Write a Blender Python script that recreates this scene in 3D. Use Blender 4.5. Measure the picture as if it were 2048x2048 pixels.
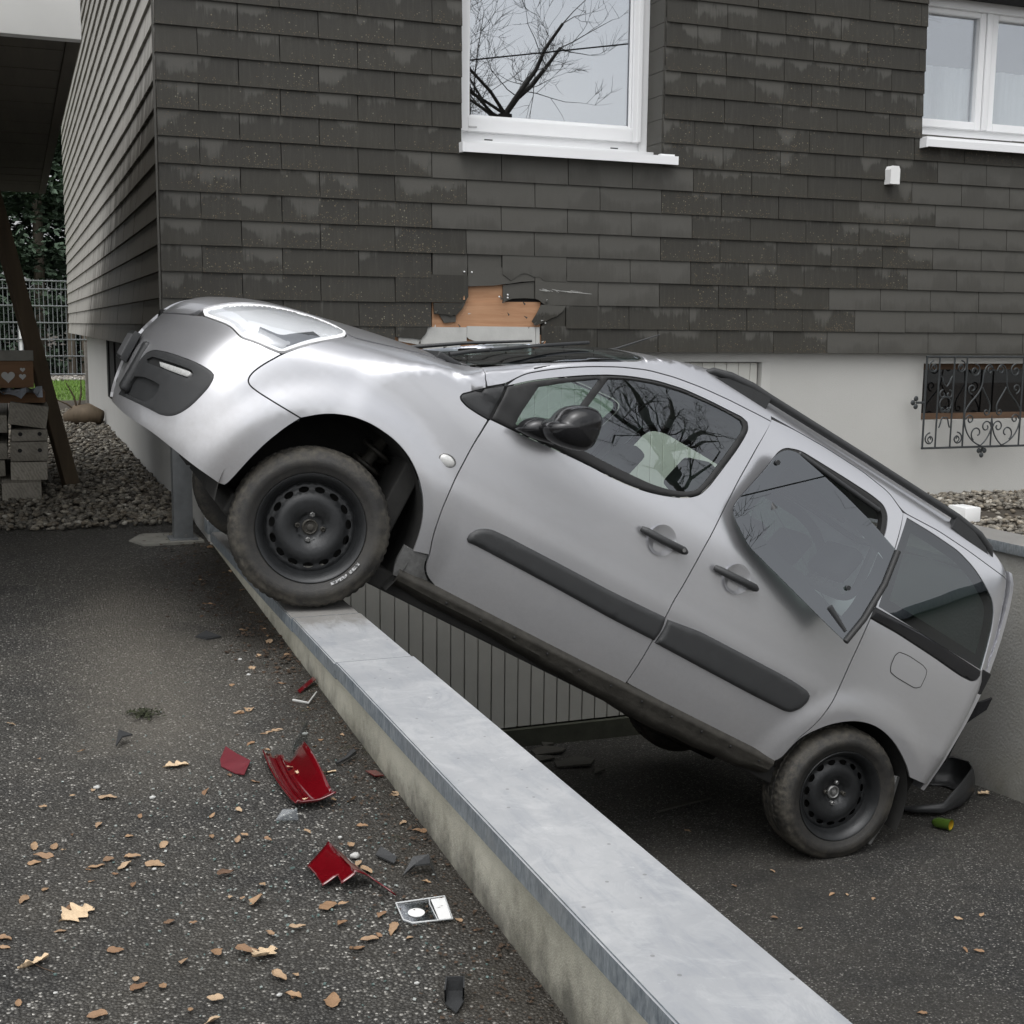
import bpy, bmesh, math, random
import numpy as np
from mathutils import Vector, Matrix
from mathutils.geometry import delaunay_2d_cdt, tessellate_polygon
for o in list(bpy.data.objects): bpy.data.objects.remove(o)
SC=bpy.context.scene; COL=SC.collection
random.seed(7); np.random.seed(7)
R_=math.radians
# ------------------------------------------------------------------ camera, world, sun, exposure
ZO=1.30                                     # camera height; X runs along the facade, Y into the house
CR=Vector((0.93317,-0.35927,0.01071)); CD=Vector((-0.04138,-0.13699,-0.98971)); CF=Vector((0.35704,0.92312,-0.14270))
cam=bpy.data.cameras.new('camera'); camo=bpy.data.objects.new('camera',cam); COL.objects.link(camo)
camo.matrix_world=Matrix(((CR.x,-CD.x,-CF.x,0),(CR.y,-CD.y,-CF.y,0),(CR.z,-CD.z,-CF.z,ZO),(0,0,0,1)))
cam.sensor_width=36; cam.lens=2554/2048*36; cam.clip_end=600; cam.clip_start=.05
SC.camera=camo
wd=bpy.data.worlds.new('World'); SC.world=wd; wd.use_nodes=True
wn=wd.node_tree.nodes; wl=wd.node_tree.links; wn.clear()
SUN_EL,SUN_AZ=R_(66),R_(215)                # azimuth clockwise from +Y
sky=wn.new('ShaderNodeTexSky'); sky.sky_type='NISHITA'; sky.sun_disc=False; sky.sun_elevation=SUN_EL; sky.sun_rotation=SUN_AZ
sky.air_density=1.2; sky.dust_density=4.0; sky.ozone_density=1.0
bw=wn.new('ShaderNodeRGBToBW'); wl.new(sky.outputs[0],bw.inputs[0])
tc=wn.new('ShaderNodeTexCoord'); mp=wn.new('ShaderNodeMapping'); mp.inputs['Scale'].default_value=(1,1,2.2); wl.new(tc.outputs['Generated'],mp.inputs[0])
nz=wn.new('ShaderNodeTexNoise'); nz.inputs['Scale'].default_value=2.2; nz.inputs['Detail'].default_value=5; nz.inputs['Roughness'].default_value=.5; wl.new(mp.outputs[0],nz.inputs['Vector'])
rp=wn.new('ShaderNodeValToRGB'); rp.color_ramp.elements[0].position=.3; rp.color_ramp.elements[0].color=(.82,.838,.872,1); rp.color_ramp.elements[1].position=.7; rp.color_ramp.elements[1].color=(1.0,1.0,1.0,1); wl.new(nz.outputs['Fac'],rp.inputs[0])
cm=wn.new('ShaderNodeMix'); cm.data_type='RGBA'; cm.blend_type='MULTIPLY'; cm.inputs[0].default_value=1; wl.new(bw.outputs[0],cm.inputs[6]); wl.new(rp.outputs[0],cm.inputs[7])
mx=wn.new('ShaderNodeMix'); mx.data_type='RGBA'; mx.inputs[0].default_value=.94; wl.new(sky.outputs[0],mx.inputs[6]); wl.new(cm.outputs[2],mx.inputs[7])
bg=wn.new('ShaderNodeBackground'); bg.inputs[1].default_value=.15; wl.new(mx.outputs[2],bg.inputs[0])
wo=wn.new('ShaderNodeOutputWorld'); wl.new(bg.outputs[0],wo.inputs[0])
sun=bpy.data.lights.new('sun','SUN'); sun.energy=.6; sun.angle=R_(80); sun.color=(1,.975,.94)
suno=bpy.data.objects.new('sun',sun); COL.objects.link(suno); suno.location=(0,-6,20)
sd=Vector((math.sin(SUN_AZ)*math.cos(SUN_EL),math.cos(SUN_AZ)*math.cos(SUN_EL),math.sin(SUN_EL)))
suno.rotation_euler=sd.to_track_quat('Z','Y').to_euler()
SC.view_settings.view_transform='Standard'; SC.view_settings.look='None'; SC.view_settings.exposure=0.85; SC.view_settings.gamma=1; SC.view_settings.use_curve_mapping=False
SC.render.engine='CYCLES'; SC.cycles.max_bounces=6; SC.cycles.diffuse_bounces=3; SC.cycles.glossy_bounces=4; SC.cycles.transmission_bounces=4; SC.cycles.transparent_max_bounces=10
# ------------------------------------------------------------------ helpers
def tag(o,label=None,cat=None,group=None,kind=None):
    if label: o['label']=label
    if cat: o['category']=cat
    if group: o['group']=group
    if kind: o['kind']=kind
    return o
def link(o,parent=None):
    COL.objects.link(o)
    if parent is not None:
        o.parent=parent; o.matrix_parent_inverse=parent.matrix_basis.inverted()
    return o
def empty(name,loc=(0,0,0),mat=None):
    o=bpy.data.objects.new(name,None); o.empty_display_size=.1; COL.objects.link(o)
    if mat is not None: o.matrix_basis=mat
    else: o.location=loc
    return o
def mesh(name,vs,fs,mat,parent=None,smooth=False,loc=None):
    me=bpy.data.meshes.new(name); me.from_pydata([tuple(v) for v in vs],[],[tuple(f) for f in fs])
    if mat: me.materials.append(mat)
    if smooth: me.polygons.foreach_set('use_smooth',[True]*len(me.polygons))
    me.update(); o=bpy.data.objects.new(name,me)
    if loc: o.location=loc
    return link(o,parent)
def bmobj(name,bm,mat,parent=None,smooth=False,ang=None):
    bmesh.ops.recalc_face_normals(bm,faces=bm.faces)
    me=bpy.data.meshes.new(name); bm.to_mesh(me); bm.free(); me.materials.append(mat)
    if smooth:
        me.polygons.foreach_set('use_smooth',[True]*len(me.polygons))
        if ang: me.set_sharp_from_angle(angle=R_(ang))
    return link(bpy.data.objects.new(name,me),parent)
def bm_box(bm,x0,x1,y0,y1,z0,z1,M=None):
    v=[bm.verts.new((x,y,z) if M is None else M@Vector((x,y,z))) for x in (x0,x1) for y in (y0,y1) for z in (z0,z1)]
    for f in ((0,1,3,2),(4,6,7,5),(0,4,5,1),(2,3,7,6),(0,2,6,4),(1,5,7,3)): bm.faces.new([v[i] for i in f])
    return v
def box(name,x0,x1,y0,y1,z0,z1,mat,parent=None,bev=0,M=None,seg=2):
    bm=bmesh.new(); bm_box(bm,x0,x1,y0,y1,z0,z1,M)
    if bev: bmesh.ops.bevel(bm,geom=bm.edges[:],offset=bev,segments=seg,profile=.6,affect='EDGES')
    return bmobj(name,bm,mat,parent,bool(bev),40)
def bm_tube(bm,pts,r,n=8,cap=True):
    pts=[Vector(p) for p in pts]; rs=r if isinstance(r,(list,tuple)) else [r]*len(pts)
    rings=[]; up=Vector((0,0,1)); prev=None
    for i,p in enumerate(pts):
        t=(pts[min(i+1,len(pts)-1)]-pts[max(i-1,0)]).normalized()
        a=prev if prev is not None else (up if abs(t.dot(up))<.95 else Vector((1,0,0)))
        b=t.cross(a).normalized(); a=b.cross(t).normalized(); prev=a
        rings.append([bm.verts.new(p+(a*math.cos(2*math.pi*k/n)+b*math.sin(2*math.pi*k/n))*rs[i]) for k in range(n)])
    for A,B in zip(rings,rings[1:]):
        for k in range(n): bm.faces.new((A[k],A[(k+1)%n],B[(k+1)%n],B[k]))
    if cap: bm.faces.new(rings[0][::-1]); bm.faces.new(rings[-1])
def tube(name,pts,r,mat,parent=None,n=8):
    bm=bmesh.new(); bm_tube(bm,pts,r,n); return bmobj(name,bm,mat,parent,True,50)
def lathe(bm,prof,axis_fn,n=48,close=False):
    # prof: (radius, height) ; axis_fn(r,ang,h)->Vector
    rings=[[bm.verts.new(axis_fn(r,2*math.pi*k/n,h)) for k in range(n)] for r,h in prof]
    for A,B in zip(rings,rings[1:]):
        for k in range(n): bm.faces.new((A[k],A[(k+1)%n],B[(k+1)%n],B[k]))
    return rings
def prism(name,pts,y0,y1,mat,parent=None,plane='XZ',bev=0):
    # outline in a plane, extruded from y0 to y1 along the third axis
    f={'XZ':lambda a,b,c:(a,c,b),'XY':lambda a,b,c:(a,b,c),'YZ':lambda a,b,c:(c,a,b)}[plane]
    bm=bmesh.new(); A=[bm.verts.new(f(a,b,y0)) for a,b in pts]; B=[bm.verts.new(f(a,b,y1)) for a,b in pts]; n=len(pts)
    for t in tessellate_polygon([[Vector((q[0],q[1],0)) for q in pts]]):
        bm.faces.new([A[i] for i in t]); bm.faces.new([B[i] for i in t][::-1])
    for i in range(n): bm.faces.new((A[i],B[i],B[(i+1)%n],A[(i+1)%n]))
    return bmobj(name,bm,mat,parent)
# ------------------------------------------------------------------ material helpers
class NT:
    def __init__(s,name):
        s.m=bpy.data.materials.new(name); s.m.use_nodes=True; s.t=s.m.node_tree; s.t.nodes.clear()
        s.out=s.t.nodes.new('ShaderNodeOutputMaterial'); s.p=s.t.nodes.new('ShaderNodeBsdfPrincipled'); s.t.links.new(s.p.outputs[0],s.out.inputs[0])
        s.geo=None; s.tco=None
    def n(s,t): return s.t.nodes.new('ShaderNode'+t)
    def l(s,a,b): s.t.links.new(a,b)
    def put(s,sock,v):
        if hasattr(v,'is_output'): s.l(v,sock)
        else:
            try: sock.default_value=v
            except Exception: sock.default_value=(v[0],v[1],v[2],1)
    def pos(s):
        if s.geo is None: s.geo=s.n('NewGeometry')
        return s.geo.outputs['Position']
    def obj(s):
        if s.tco is None: s.tco=s.n('TexCoord')
        return s.tco.outputs['Object']
    def rnd(s): return s.n('ObjectInfo').outputs['Random']
    def map(s,v,scale=(1,1,1),rot=(0,0,0)):
        m=s.n('Mapping'); s.l(v,m.inputs[0]); m.inputs['Scale'].default_value=scale; m.inputs['Rotation'].default_value=rot; return m.outputs[0]
    def noise(s,v,sc,det=4,ro=.5,dist=0):
        q=s.n('TexNoise'); s.l(v,q.inputs['Vector']); q.inputs['Scale'].default_value=sc; q.inputs['Detail'].default_value=det; q.inputs['Roughness'].default_value=ro; q.inputs['Distortion'].default_value=dist; return q.outputs['Fac']
    def voro(s,v,sc,feat='F1',out='Distance',rand=1):
        q=s.n('TexVoronoi'); q.feature=feat; s.l(v,q.inputs['Vector']); q.inputs['Scale'].default_value=sc; q.inputs['Randomness'].default_value=rand; return q.outputs[out]
    def ramp(s,f,st,interp='LINEAR'):
        q=s.n('ValToRGB'); e=q.color_ramp.elements; q.color_ramp.interpolation=interp
        while len(e)<len(st): e.new(.5)
        for i,(p,c) in enumerate(st): e[i].position=p; e[i].color=(c,c,c,1) if isinstance(c,(int,float)) else (c[0],c[1],c[2],1)
        s.put(q.inputs[0],f); return q.outputs[0]
    def mix(s,f,a,b,mode='MIX'):
        q=s.n('Mix'); q.data_type='RGBA'; q.blend_type=mode; s.put(q.inputs[0],f); s.put(q.inputs[6],a); s.put(q.inputs[7],b); return q.outputs[2]
    def math(s,op,a,b=0,c=0):
        q=s.n('Math'); q.operation=op; s.put(q.inputs[0],a); s.put(q.inputs[1],b); s.put(q.inputs[2],c); return q.outputs[0]
    def sep(s,v):
        q=s.n('SeparateXYZ'); s.l(v,q.inputs[0]); return q.outputs
    def sstep(s,x,a,b):
        q=s.n('MapRange'); q.interpolation_type='SMOOTHSTEP'; s.put(q.inputs[0],x); q.inputs[1].default_value=a; q.inputs[2].default_value=b; return q.outputs[0]
    def bump(s,h,st=.3,d=.01,nrm=None):
        q=s.n('Bump'); s.l(h,q.inputs['Height']); q.inputs['Strength'].default_value=st; q.inputs['Distance'].default_value=d
        if nrm: s.l(nrm,q.inputs['Normal'])
        return q.outputs[0]
    def fin(s,col=None,rough=None,metal=None,nrm=None,**kw):
        p=s.p
        if col is not None: s.put(p.inputs['Base Color'],col if hasattr(col,'is_output') else (col[0],col[1],col[2],1))
        if rough is not None: s.put(p.inputs['Roughness'],rough)
        if metal is not None: s.put(p.inputs['Metallic'],metal)
        if nrm is not None: s.l(nrm,p.inputs['Normal'])
        for k,v in kw.items(): s.put(p.inputs[k],v)
        return s.m
def plain(name,col,rough=.6,metal=0,var=.12,sc=18,bump=.12,bsc=90,**kw):
    t=NT(name); v=t.obj(); f=t.noise(v,sc,4,.6)
    c=t.mix(f,tuple(x*(1-var*1.6) for x in col),tuple(min(1,x*(1+var*1.6)) for x in col))
    r=t.math('MULTIPLY_ADD',f,.2,rough-.1)
    nb=t.bump(t.noise(v,bsc,3,.6),bump,.004) if bump else None
    return t.fin(c,r,metal,nb,**kw)
# ------------------------------------------------------------------ materials
def m_asphalt(name,dark=1.0,wet=False):
    t=NT(name); v=t.pos()
    big=t.noise(v,.55,5,.6); mid=t.noise(v,3.2,4,.6); fine=t.noise(v,300,2,.6)
    st=t.voro(v,135,'F1','Color'); stv=t.sep(st)[0]; sd=t.voro(v,135)
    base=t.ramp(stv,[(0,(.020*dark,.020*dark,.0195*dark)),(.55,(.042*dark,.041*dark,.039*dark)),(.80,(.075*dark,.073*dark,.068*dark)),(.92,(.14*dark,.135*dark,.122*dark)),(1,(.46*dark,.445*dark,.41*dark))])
    st2=t.sep(t.voro(v,75,'F1','Color'))[1]; base=t.mix(t.math('MULTIPLY',t.math('GREATER_THAN',st2,.93),t.math('LESS_THAN',t.voro(v,75),.30)),base,(.24*dark,.23*dark,.205*dark))
    joint=t.math('GREATER_THAN',sd,.52); base=t.mix(t.math('MULTIPLY',joint,.88),base,(.009,.009,.0085))
    dirt=t.ramp(t.math('MULTIPLY_ADD',mid,.45,t.math('MULTIPLY',big,.7)),[(.45,0),(.75,1)])
    base=t.mix(t.math('MULTIPLY',dirt,.45),base,(.085*dark,.076*dark,.060*dark)); base=t.mix(t.math('MULTIPLY',t.ramp(t.noise(v,1.1,5,.7),[(.50,0),(.66,1)]),.38),base,(.022,.021,.018))
    base=t.mix(t.math('MULTIPLY',t.ramp(mid,[(.30,1),(.46,0)]),.45),base,(.018,.017,.015))
    if not wet:
        xyz=t.sep(v); d=t.math('ADD',t.math('SUBTRACT',.97,xyz[0]),t.math('MULTIPLY',t.math('SUBTRACT',t.noise(v,5,4,.7),.5),.55))
        litter=t.math('SUBTRACT',1,t.sstep(d,.02,.30)); base=t.mix(t.math('MULTIPLY',litter,.62),base,(.034,.027,.018))
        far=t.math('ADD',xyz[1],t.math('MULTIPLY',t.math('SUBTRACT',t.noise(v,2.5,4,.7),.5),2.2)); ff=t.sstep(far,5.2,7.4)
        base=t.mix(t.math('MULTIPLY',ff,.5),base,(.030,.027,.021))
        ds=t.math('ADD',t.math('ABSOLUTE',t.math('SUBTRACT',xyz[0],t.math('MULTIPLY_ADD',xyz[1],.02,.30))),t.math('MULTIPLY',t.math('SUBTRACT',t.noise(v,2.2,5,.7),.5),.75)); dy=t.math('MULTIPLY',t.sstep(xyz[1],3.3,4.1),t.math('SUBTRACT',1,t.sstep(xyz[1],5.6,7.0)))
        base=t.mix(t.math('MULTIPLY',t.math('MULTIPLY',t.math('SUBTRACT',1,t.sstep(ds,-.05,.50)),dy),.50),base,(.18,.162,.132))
        mo=t.ramp(t.noise(v,9,5,.7),[(.60,0),(.70,1)]); base=t.mix(t.math('MULTIPLY',t.math('MULTIPLY',litter,mo),.7),base,(.045,.050,.014))
    h=t.math('SUBTRACT',t.math('MULTIPLY',stv,.6),sd); h2=t.math('ADD',h,t.math('MULTIPLY',fine,.3))
    nb=t.bump(h2,1.0,.009); rough=t.math('MULTIPLY_ADD',stv,-.22,.80)
    return t.fin(base,rough,0,nb)
def m_slate(name,clean=False):
    t=NT(name); w=t.pos(); o=t.obj(); xyz=t.sep(o); z=xyz[2]; r=t.rnd()
    hz=t.math('DIVIDE',z,.1365)                       # 0 at the lower edge of the slate, 1 under the next row
    half=t.math('GREATER_THAN',xyz[0],.5); r2=t.math('FRACT',t.math('ADD',t.math('MULTIPLY',r,17.31),t.math('MULTIPLY',half,.53))); r3=t.math('FRACT',t.math('MULTIPLY_ADD',r,41.7,t.math('MULTIPLY',half,.37)))
    g=t.noise(w,420,3,.75); n1=t.noise(w,1.7,4,.6); n2=t.noise(t.map(w,(1,1,.30)),12,5,.75); st=t.noise(t.map(w,(1,1,.05)),75,3,.65); nr=t.noise(w,1.15,3,.55)
    if clean: base=t.mix(r,(.043,.042,.037),(.056,.054,.048))
    else: base=t.mix(r,(.0085,.0079,.0057),(.0180,.0168,.0122))
    base=t.mix(t.math('MULTIPLY',n2,.55),base,t.mix(.5,base,(.058,.052,.038)))
    # paler weathered halves and tongues below the row above
    nA=t.noise(t.map(w,(1,1,.7)),4.6,3,.55)
    vv=t.math('ADD',t.math('MULTIPLY',hz,.85),t.math('ADD',t.math('MULTIPLY',t.math('SUBTRACT',nA,.5),2.4),t.math('ADD',t.math('MULTIPLY',t.math('SUBTRACT',r2,.5),.55),t.math('ADD',t.math('MULTIPLY',t.math('SUBTRACT',n1,.5),1.5),t.math('MULTIPLY',t.math('SUBTRACT',st,.5),.55)))))
    pale=t.sstep(vv,.70,1.05) if not clean else t.sstep(vv,-.1,.8)
    base=t.mix(t.math('MULTIPLY',pale,.78 if not clean else .5),base,(.086,.083,.073))
    rim=t.math('MULTIPLY',t.math('SUBTRACT',1,t.math('ABSOLUTE',t.math('MULTIPLY_ADD',pale,2,-1))),.22); base=t.mix(rim,base,(.12,.118,.108))
    # brown and mossy lower edge
    low=t.math('SUBTRACT',1,t.sstep(t.math('ADD',hz,t.math('MULTIPLY',t.math('SUBTRACT',n2,.5),1.3)),.0,.60))
    base=t.mix(t.math('MULTIPLY',low,.2 if clean else .6),base,(.022,.0185,.0105))
    base=t.mix(t.math('MULTIPLY',t.ramp(st,[(.48,0),(.72,1)]),.20),base,(.085,.080,.068))
    if not clean:
        for sc,th,ca,cb in ((85,.26,(.20,.19,.145),(.15,.115,.065)),(150,.34,(.15,.115,.065),(.10,.062,.03))):
            sp=t.voro(w,sc); spc=t.sep(t.voro(w,sc,'F1','Color'))
            dens=t.math('ADD',t.math('SUBTRACT',.99,t.math('MULTIPLY',low,.16)),t.math('MULTIPLY',t.math('ADD',t.math('SUBTRACT',nr,.5),t.math('MULTIPLY',t.math('SUBTRACT',r3,.5),.22)),-.95))
            on=t.math('MULTIPLY',t.math('LESS_THAN',sp,t.math('MULTIPLY',spc[1],th+.12)),t.math('GREATER_THAN',spc[0],dens)); base=t.mix(on,base,t.mix(spc[2],ca,cb))
    base=t.mix(.22,base,t.mix(t.ramp(g,[(.3,0),(.7,1)]),(0,0,0),(.085,.080,.066)))
    nb=t.bump(t.math('ADD',t.math('MULTIPLY',g,.6),n2),.28,.004)
    return t.fin(base,t.math('MULTIPLY_ADD',n1,.15,.60),0,nb)
def m_sideslate(name):
    # the flank: clean cladding brightened by painted-in sky light, dark rain-streaked growth towards the front corner
    t=NT(name); w=t.pos(); xyz=t.sep(w); r=t.rnd()
    g=t.noise(w,240,2,.7); n1=t.noise(w,1.4,4,.6)
    st=t.noise(t.map(w,(1,3.0,.10)),3.2,4,.65)
    d=t.math('ADD',t.math('ADD',t.math('MULTIPLY_ADD',xyz[1],.19,-3.95),xyz[2]),t.math('MULTIPLY',t.math('SUBTRACT',st,.5),1.5))
    clean=t.sstep(d,-.25,.35)  # pale mask: clean slates plus the sky light painted into them
    dark=t.mix(g,(.028,.026,.020),(.052,.048,.038)); dark=t.mix(t.math('MULTIPLY',t.noise(t.map(w,(1,1,.08)),26,3,.7),.5),dark,(.075,.058,.036))
    pal=t.mix(n1,(.30,.285,.255),(.40,.385,.35))
    c=t.mix(clean,dark,pal)
    stk=t.ramp(t.noise(t.map(w,(1,1,.05)),13,3,.6),[(.55,0),(.75,1)]); c=t.mix(t.math('MULTIPLY',stk,.25),c,(.10,.088,.066))
    return t.fin(c,.7,0,t.bump(g,.15,.003))
def m_plaster(name,c0,c1,dirty=0,zg=0,grit=330):
    t=NT(name); v=t.pos(); n=t.noise(v,1.6,5,.6); g=t.noise(v,grit,3,.75); gv=t.voro(v,grit*.7)
    c=t.mix(n,c0,c1); c=t.mix(t.math('MULTIPLY',g,.25),c,tuple(x*.7 for x in c0))
    if dirty:
        z=t.sep(v)[2]; s=t.noise(t.map(v,(1,1,.8)),7,6,.75)
        hz=t.math('ADD',t.math('SUBTRACT',z,zg),t.math('MULTIPLY',t.math('SUBTRACT',s,.5),-.34))
        f=t.math('SUBTRACT',1,t.sstep(hz,-.02,.17)); c=t.mix(t.math('MULTIPLY',f,dirty),c,(.050,.048,.042))
        gr=t.ramp(t.noise(v,2.3,4,.6),[(.45,0),(.7,1)]); c=t.mix(t.math('MULTIPLY',gr,.35),c,(.21,.20,.14))
    return t.fin(c,.9,0,t.bump(t.math('ADD',g,t.math('MULTIPLY',gv,.8)),.5,.004))
def m_coping(name):
    t=NT(name); v=t.pos(); n=t.noise(v,2.2,6,.65); n2=t.noise(t.map(v,(4,1,1)),5,5,.7,.6); g=t.noise(v,160,3,.7)
    up=t.sep(t.geo.outputs['Normal'])[2]
    c=t.mix(t.ramp(n,[(.32,0),(.68,1)]),(.30,.312,.33),(.46,.465,.47)); c=t.mix(t.math('MULTIPLY',t.ramp(n2,[(.48,0),(.70,1)]),.6),c,(.25,.27,.30))
    c=t.mix(t.math('MULTIPLY',t.rnd(),.30),c,(.24,.25,.265)); bl=t.ramp(t.noise(v,6.5,6,.8,.8),[(.50,0),(.62,1)]); c=t.mix(t.math('MULTIPLY',bl,.28),c,(.56,.565,.565)); c=t.mix(t.math('MULTIPLY',t.ramp(t.noise(t.map(v,(1,5,1)),7,5,.75),[(.58,0),(.70,1)]),.30),c,(.23,.245,.265))
    ch=t.ramp(t.noise(v,14,6,.75),[(.63,0),(.72,1)]); c=t.mix(t.math('MULTIPLY',ch,.4),c,(.76,.76,.75))
    sp=t.math('MULTIPLY',t.math('LESS_THAN',t.voro(v,23),.10),t.math('GREATER_THAN',t.sep(t.voro(v,23,'F1','Color'))[0],.66)); c=t.mix(t.math('MULTIPLY',sp,.55),c,(.11,.11,.10))
    c=t.mix(t.math('MULTIPLY',g,.2),c,(.36,.365,.37))
    # spangled zinc on the folded edge
    zs=t.noise(t.map(v,(1,1,.35)),70,4,.8); zc=t.ramp(zs,[(.35,(.10,.125,.15)),(.62,(.27,.30,.32))]); zc=t.mix(t.math('MULTIPLY',t.ramp(n,[(.4,0),(.65,1)]),.5),zc,(.20,.205,.20))
    side=t.math('SUBTRACT',1,t.sstep(up,.35,.8)); c=t.mix(side,c,zc)
    # tyre scuffs and mud close to the wheel
    y=t.sep(v)[1]; mud=t.math('MULTIPLY',t.sstep(t.math('ADD',y,t.math('MULTIPLY',t.math('SUBTRACT',n2,.5),.5)),4.40,4.62),t.math('SUBTRACT',1,side))
    c=t.mix(t.math('MULTIPLY',mud,t.math('MULTIPLY_ADD',g,.5,.40)),c,(.165,.15,.125))
    return t.fin(c,t.math('MULTIPLY_ADD',n,.22,.42),.12,t.bump(t.math('ADD',g,n2),.06,.004))
def m_wood(name,c0,c1,ax=0,sc=1.0,rough=.75):
    t=NT(name); v=t.obj(); s=[1,1,1]; s=[14*sc]*3; s[ax]=1.2*sc
    n=t.noise(t.map(v,tuple(s)),1.5,6,.65,.6); w=t.noise(v,5,4,.6); f=t.noise(t.map(v,tuple(x*6 for x in s)),2,3,.7)
    c=t.mix(t.ramp(n,[(.3,0),(.7,1)]),c0,c1); c=t.mix(t.math('MULTIPLY',w,.4),c,tuple(x*.6 for x in c0)); c=t.mix(t.math('MULTIPLY',f,.2),c,tuple(x*.4 for x in c0))
    return t.fin(c,rough,0,t.bump(t.math('ADD',n,f),.25,.003))
def m_endgrain():
    t=NT('sawn_timber'); v=t.pos(); r=t.rnd(); q=t.n('CombineXYZ'); x=t.sep(v); t.l(t.math('ADD',x[0],t.math('MULTIPLY',r,7.0)),q.inputs[0]); t.l(t.math('ADD',x[2],t.math('MULTIPLY',r,3.1)),q.inputs[2]); t.l(t.math('MULTIPLY',x[1],.05),q.inputs[1])
    w=t.n('TexWave'); w.wave_type='RINGS'; w.rings_direction='Y'; w.inputs['Scale'].default_value=16; w.inputs['Distortion'].default_value=7; w.inputs['Detail'].default_value=3; w.inputs['Detail Scale'].default_value=1.4; t.l(q.outputs[0],w.inputs['Vector'])
    n=t.noise(v,9,5,.7); f=t.noise(t.map(v,(1,.06,1)),130,3,.7); sp=t.noise(v,26,4,.75)
    c=t.mix(r,(.20,.185,.155),(.36,.335,.285)); c=t.mix(t.math('MULTIPLY',w.outputs['Fac'],.45),c,(.12,.105,.082)); c=t.mix(t.math('MULTIPLY',t.ramp(n,[(.45,0),(.7,1)]),.5),c,(.43,.405,.35)); c=t.mix(t.math('MULTIPLY',t.ramp(sp,[(.56,0),(.70,1)]),.65),c,(.07,.06,.045)); c=t.mix(t.math('MULTIPLY',f,.25),c,(.09,.08,.065))
    return t.fin(c,.85,0,t.bump(t.math('ADD',n,f),.4,.004))
def m_paint():
    t=NT('silver_car_paint'); v=t.obj(); fl=t.noise(v,1400,2,.8); n=t.noise(v,3,4,.6); d=t.noise(v,26,5,.75)
    z=t.sep(v)[2]
    c=t.mix(fl,(.63,.632,.655),(.72,.722,.745))
    low=t.math('SUBTRACT',1,t.sstep(t.math('ADD',z,t.math('MULTIPLY',t.math('SUBTRACT',n,.5),.35)),.30,.80))
    dm=t.math('MULTIPLY',t.math('MULTIPLY_ADD',d,.7,.15),t.math('MULTIPLY_ADD',low,.55,.05)); c=t.mix(dm,c,(.17,.16,.14))
    du=t.math('MULTIPLY',t.math('MULTIPLY',t.ramp(t.noise(t.map(v,(1,1,2.2)),2.3,5,.7),[(.46,0),(.68,1)]),t.math('SUBTRACT',1,t.sstep(z,.85,1.15))),.13); c=t.mix(du,c,(.34,.31,.275)); dm=t.math('ADD',dm,t.math('MULTIPLY',du,.5))
    return t.fin(c,t.math('MULTIPLY_ADD',dm,.5,.27),t.math('MULTIPLY_ADD',dm,-.5,.82),None,**{'Coat Weight':.5,'Coat Roughness':t.math('MULTIPLY_ADD',d,.04,.008)})
def m_tyre():
    t=NT('tyre_rubber'); v=t.obj(); n=t.noise(v,6,5,.7); f=t.noise(v,45,5,.8); g=t.noise(v,220,3,.7)
    rr=t.math('SQRT',t.math('ADD',t.math('POWER',t.sep(v)[0],2),t.math('POWER',t.sep(v)[2],2)))
    out=t.sstep(rr,.235,.30)
    mud=t.math('MULTIPLY',t.ramp(t.math('ADD',t.math('MULTIPLY',n,.7),t.math('MULTIPLY',f,.55)),[(.54,0),(.76,1)]),t.math('MULTIPLY_ADD',out,.70,.16))
    c=t.mix(mud,(.014,.0136,.013),(.12,.108,.085)); c=t.mix(t.math('MULTIPLY',g,.3),c,(.035,.032,.028))
    return t.fin(c,t.math('MULTIPLY_ADD',mud,.3,.58),0,t.bump(t.math('ADD',t.math('MULTIPLY',f,.7),g),.35,.004))
def m_glass(name,tint,refl,rough=.0,ior=1.5):
    # pane: tinted see-through with a reflecting face (weight follows Fresnel, boosted by the coating)
    t=NT(name); t.t.nodes.remove(t.p); tr=t.n('BsdfTransparent'); t.put(tr.inputs[0],(*tint,1)); gl=t.n('BsdfGlossy'); gl.inputs['Roughness'].default_value=rough; gl.inputs[0].default_value=(.93,.955,1,1)
    lw=t.n('LayerWeight'); lw.inputs[0].default_value=.5; f5=t.math('POWER',lw.outputs['Facing'],4.0); F=t.math('MULTIPLY_ADD',f5,.9,.05); mx=t.n('MixShader'); t.l(t.math('MINIMUM',t.math('ADD',F,refl),1.0),mx.inputs[0]); t.l(tr.outputs[0],mx.inputs[1]); t.l(gl.outputs[0],mx.inputs[2]); t.l(mx.outputs[0],t.out.inputs[0])
    return t.m
def m_leaf():
    t=NT('dry_leaf'); r=t.rnd(); v=t.obj(); n=t.noise(v,60,4,.7)
    c=t.ramp(r,[(0,(.17,.095,.05)),(.2,(.34,.215,.12)),(.42,(.46,.33,.205)),(.58,(.25,.15,.085)),(.78,(.54,.41,.27)),(.92,(.36,.235,.135)),(1,(.10,.062,.04))])
    c=t.mix(t.math('MULTIPLY',n,.55),c,(.15,.075,.035)); return t.fin(c,.75,0,t.bump(n,.3,.002))
def m_red():
    t=NT('red_lens'); v=t.obj(); n=t.noise(v,60,4,.6)
    c=t.mix(n,(.075,.0014,.003),(.14,.003,.007)); return t.fin(c,.13,0,t.bump(n,.04,.002),**{'Coat Weight':1.0,'Coat Roughness':.03})
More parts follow.
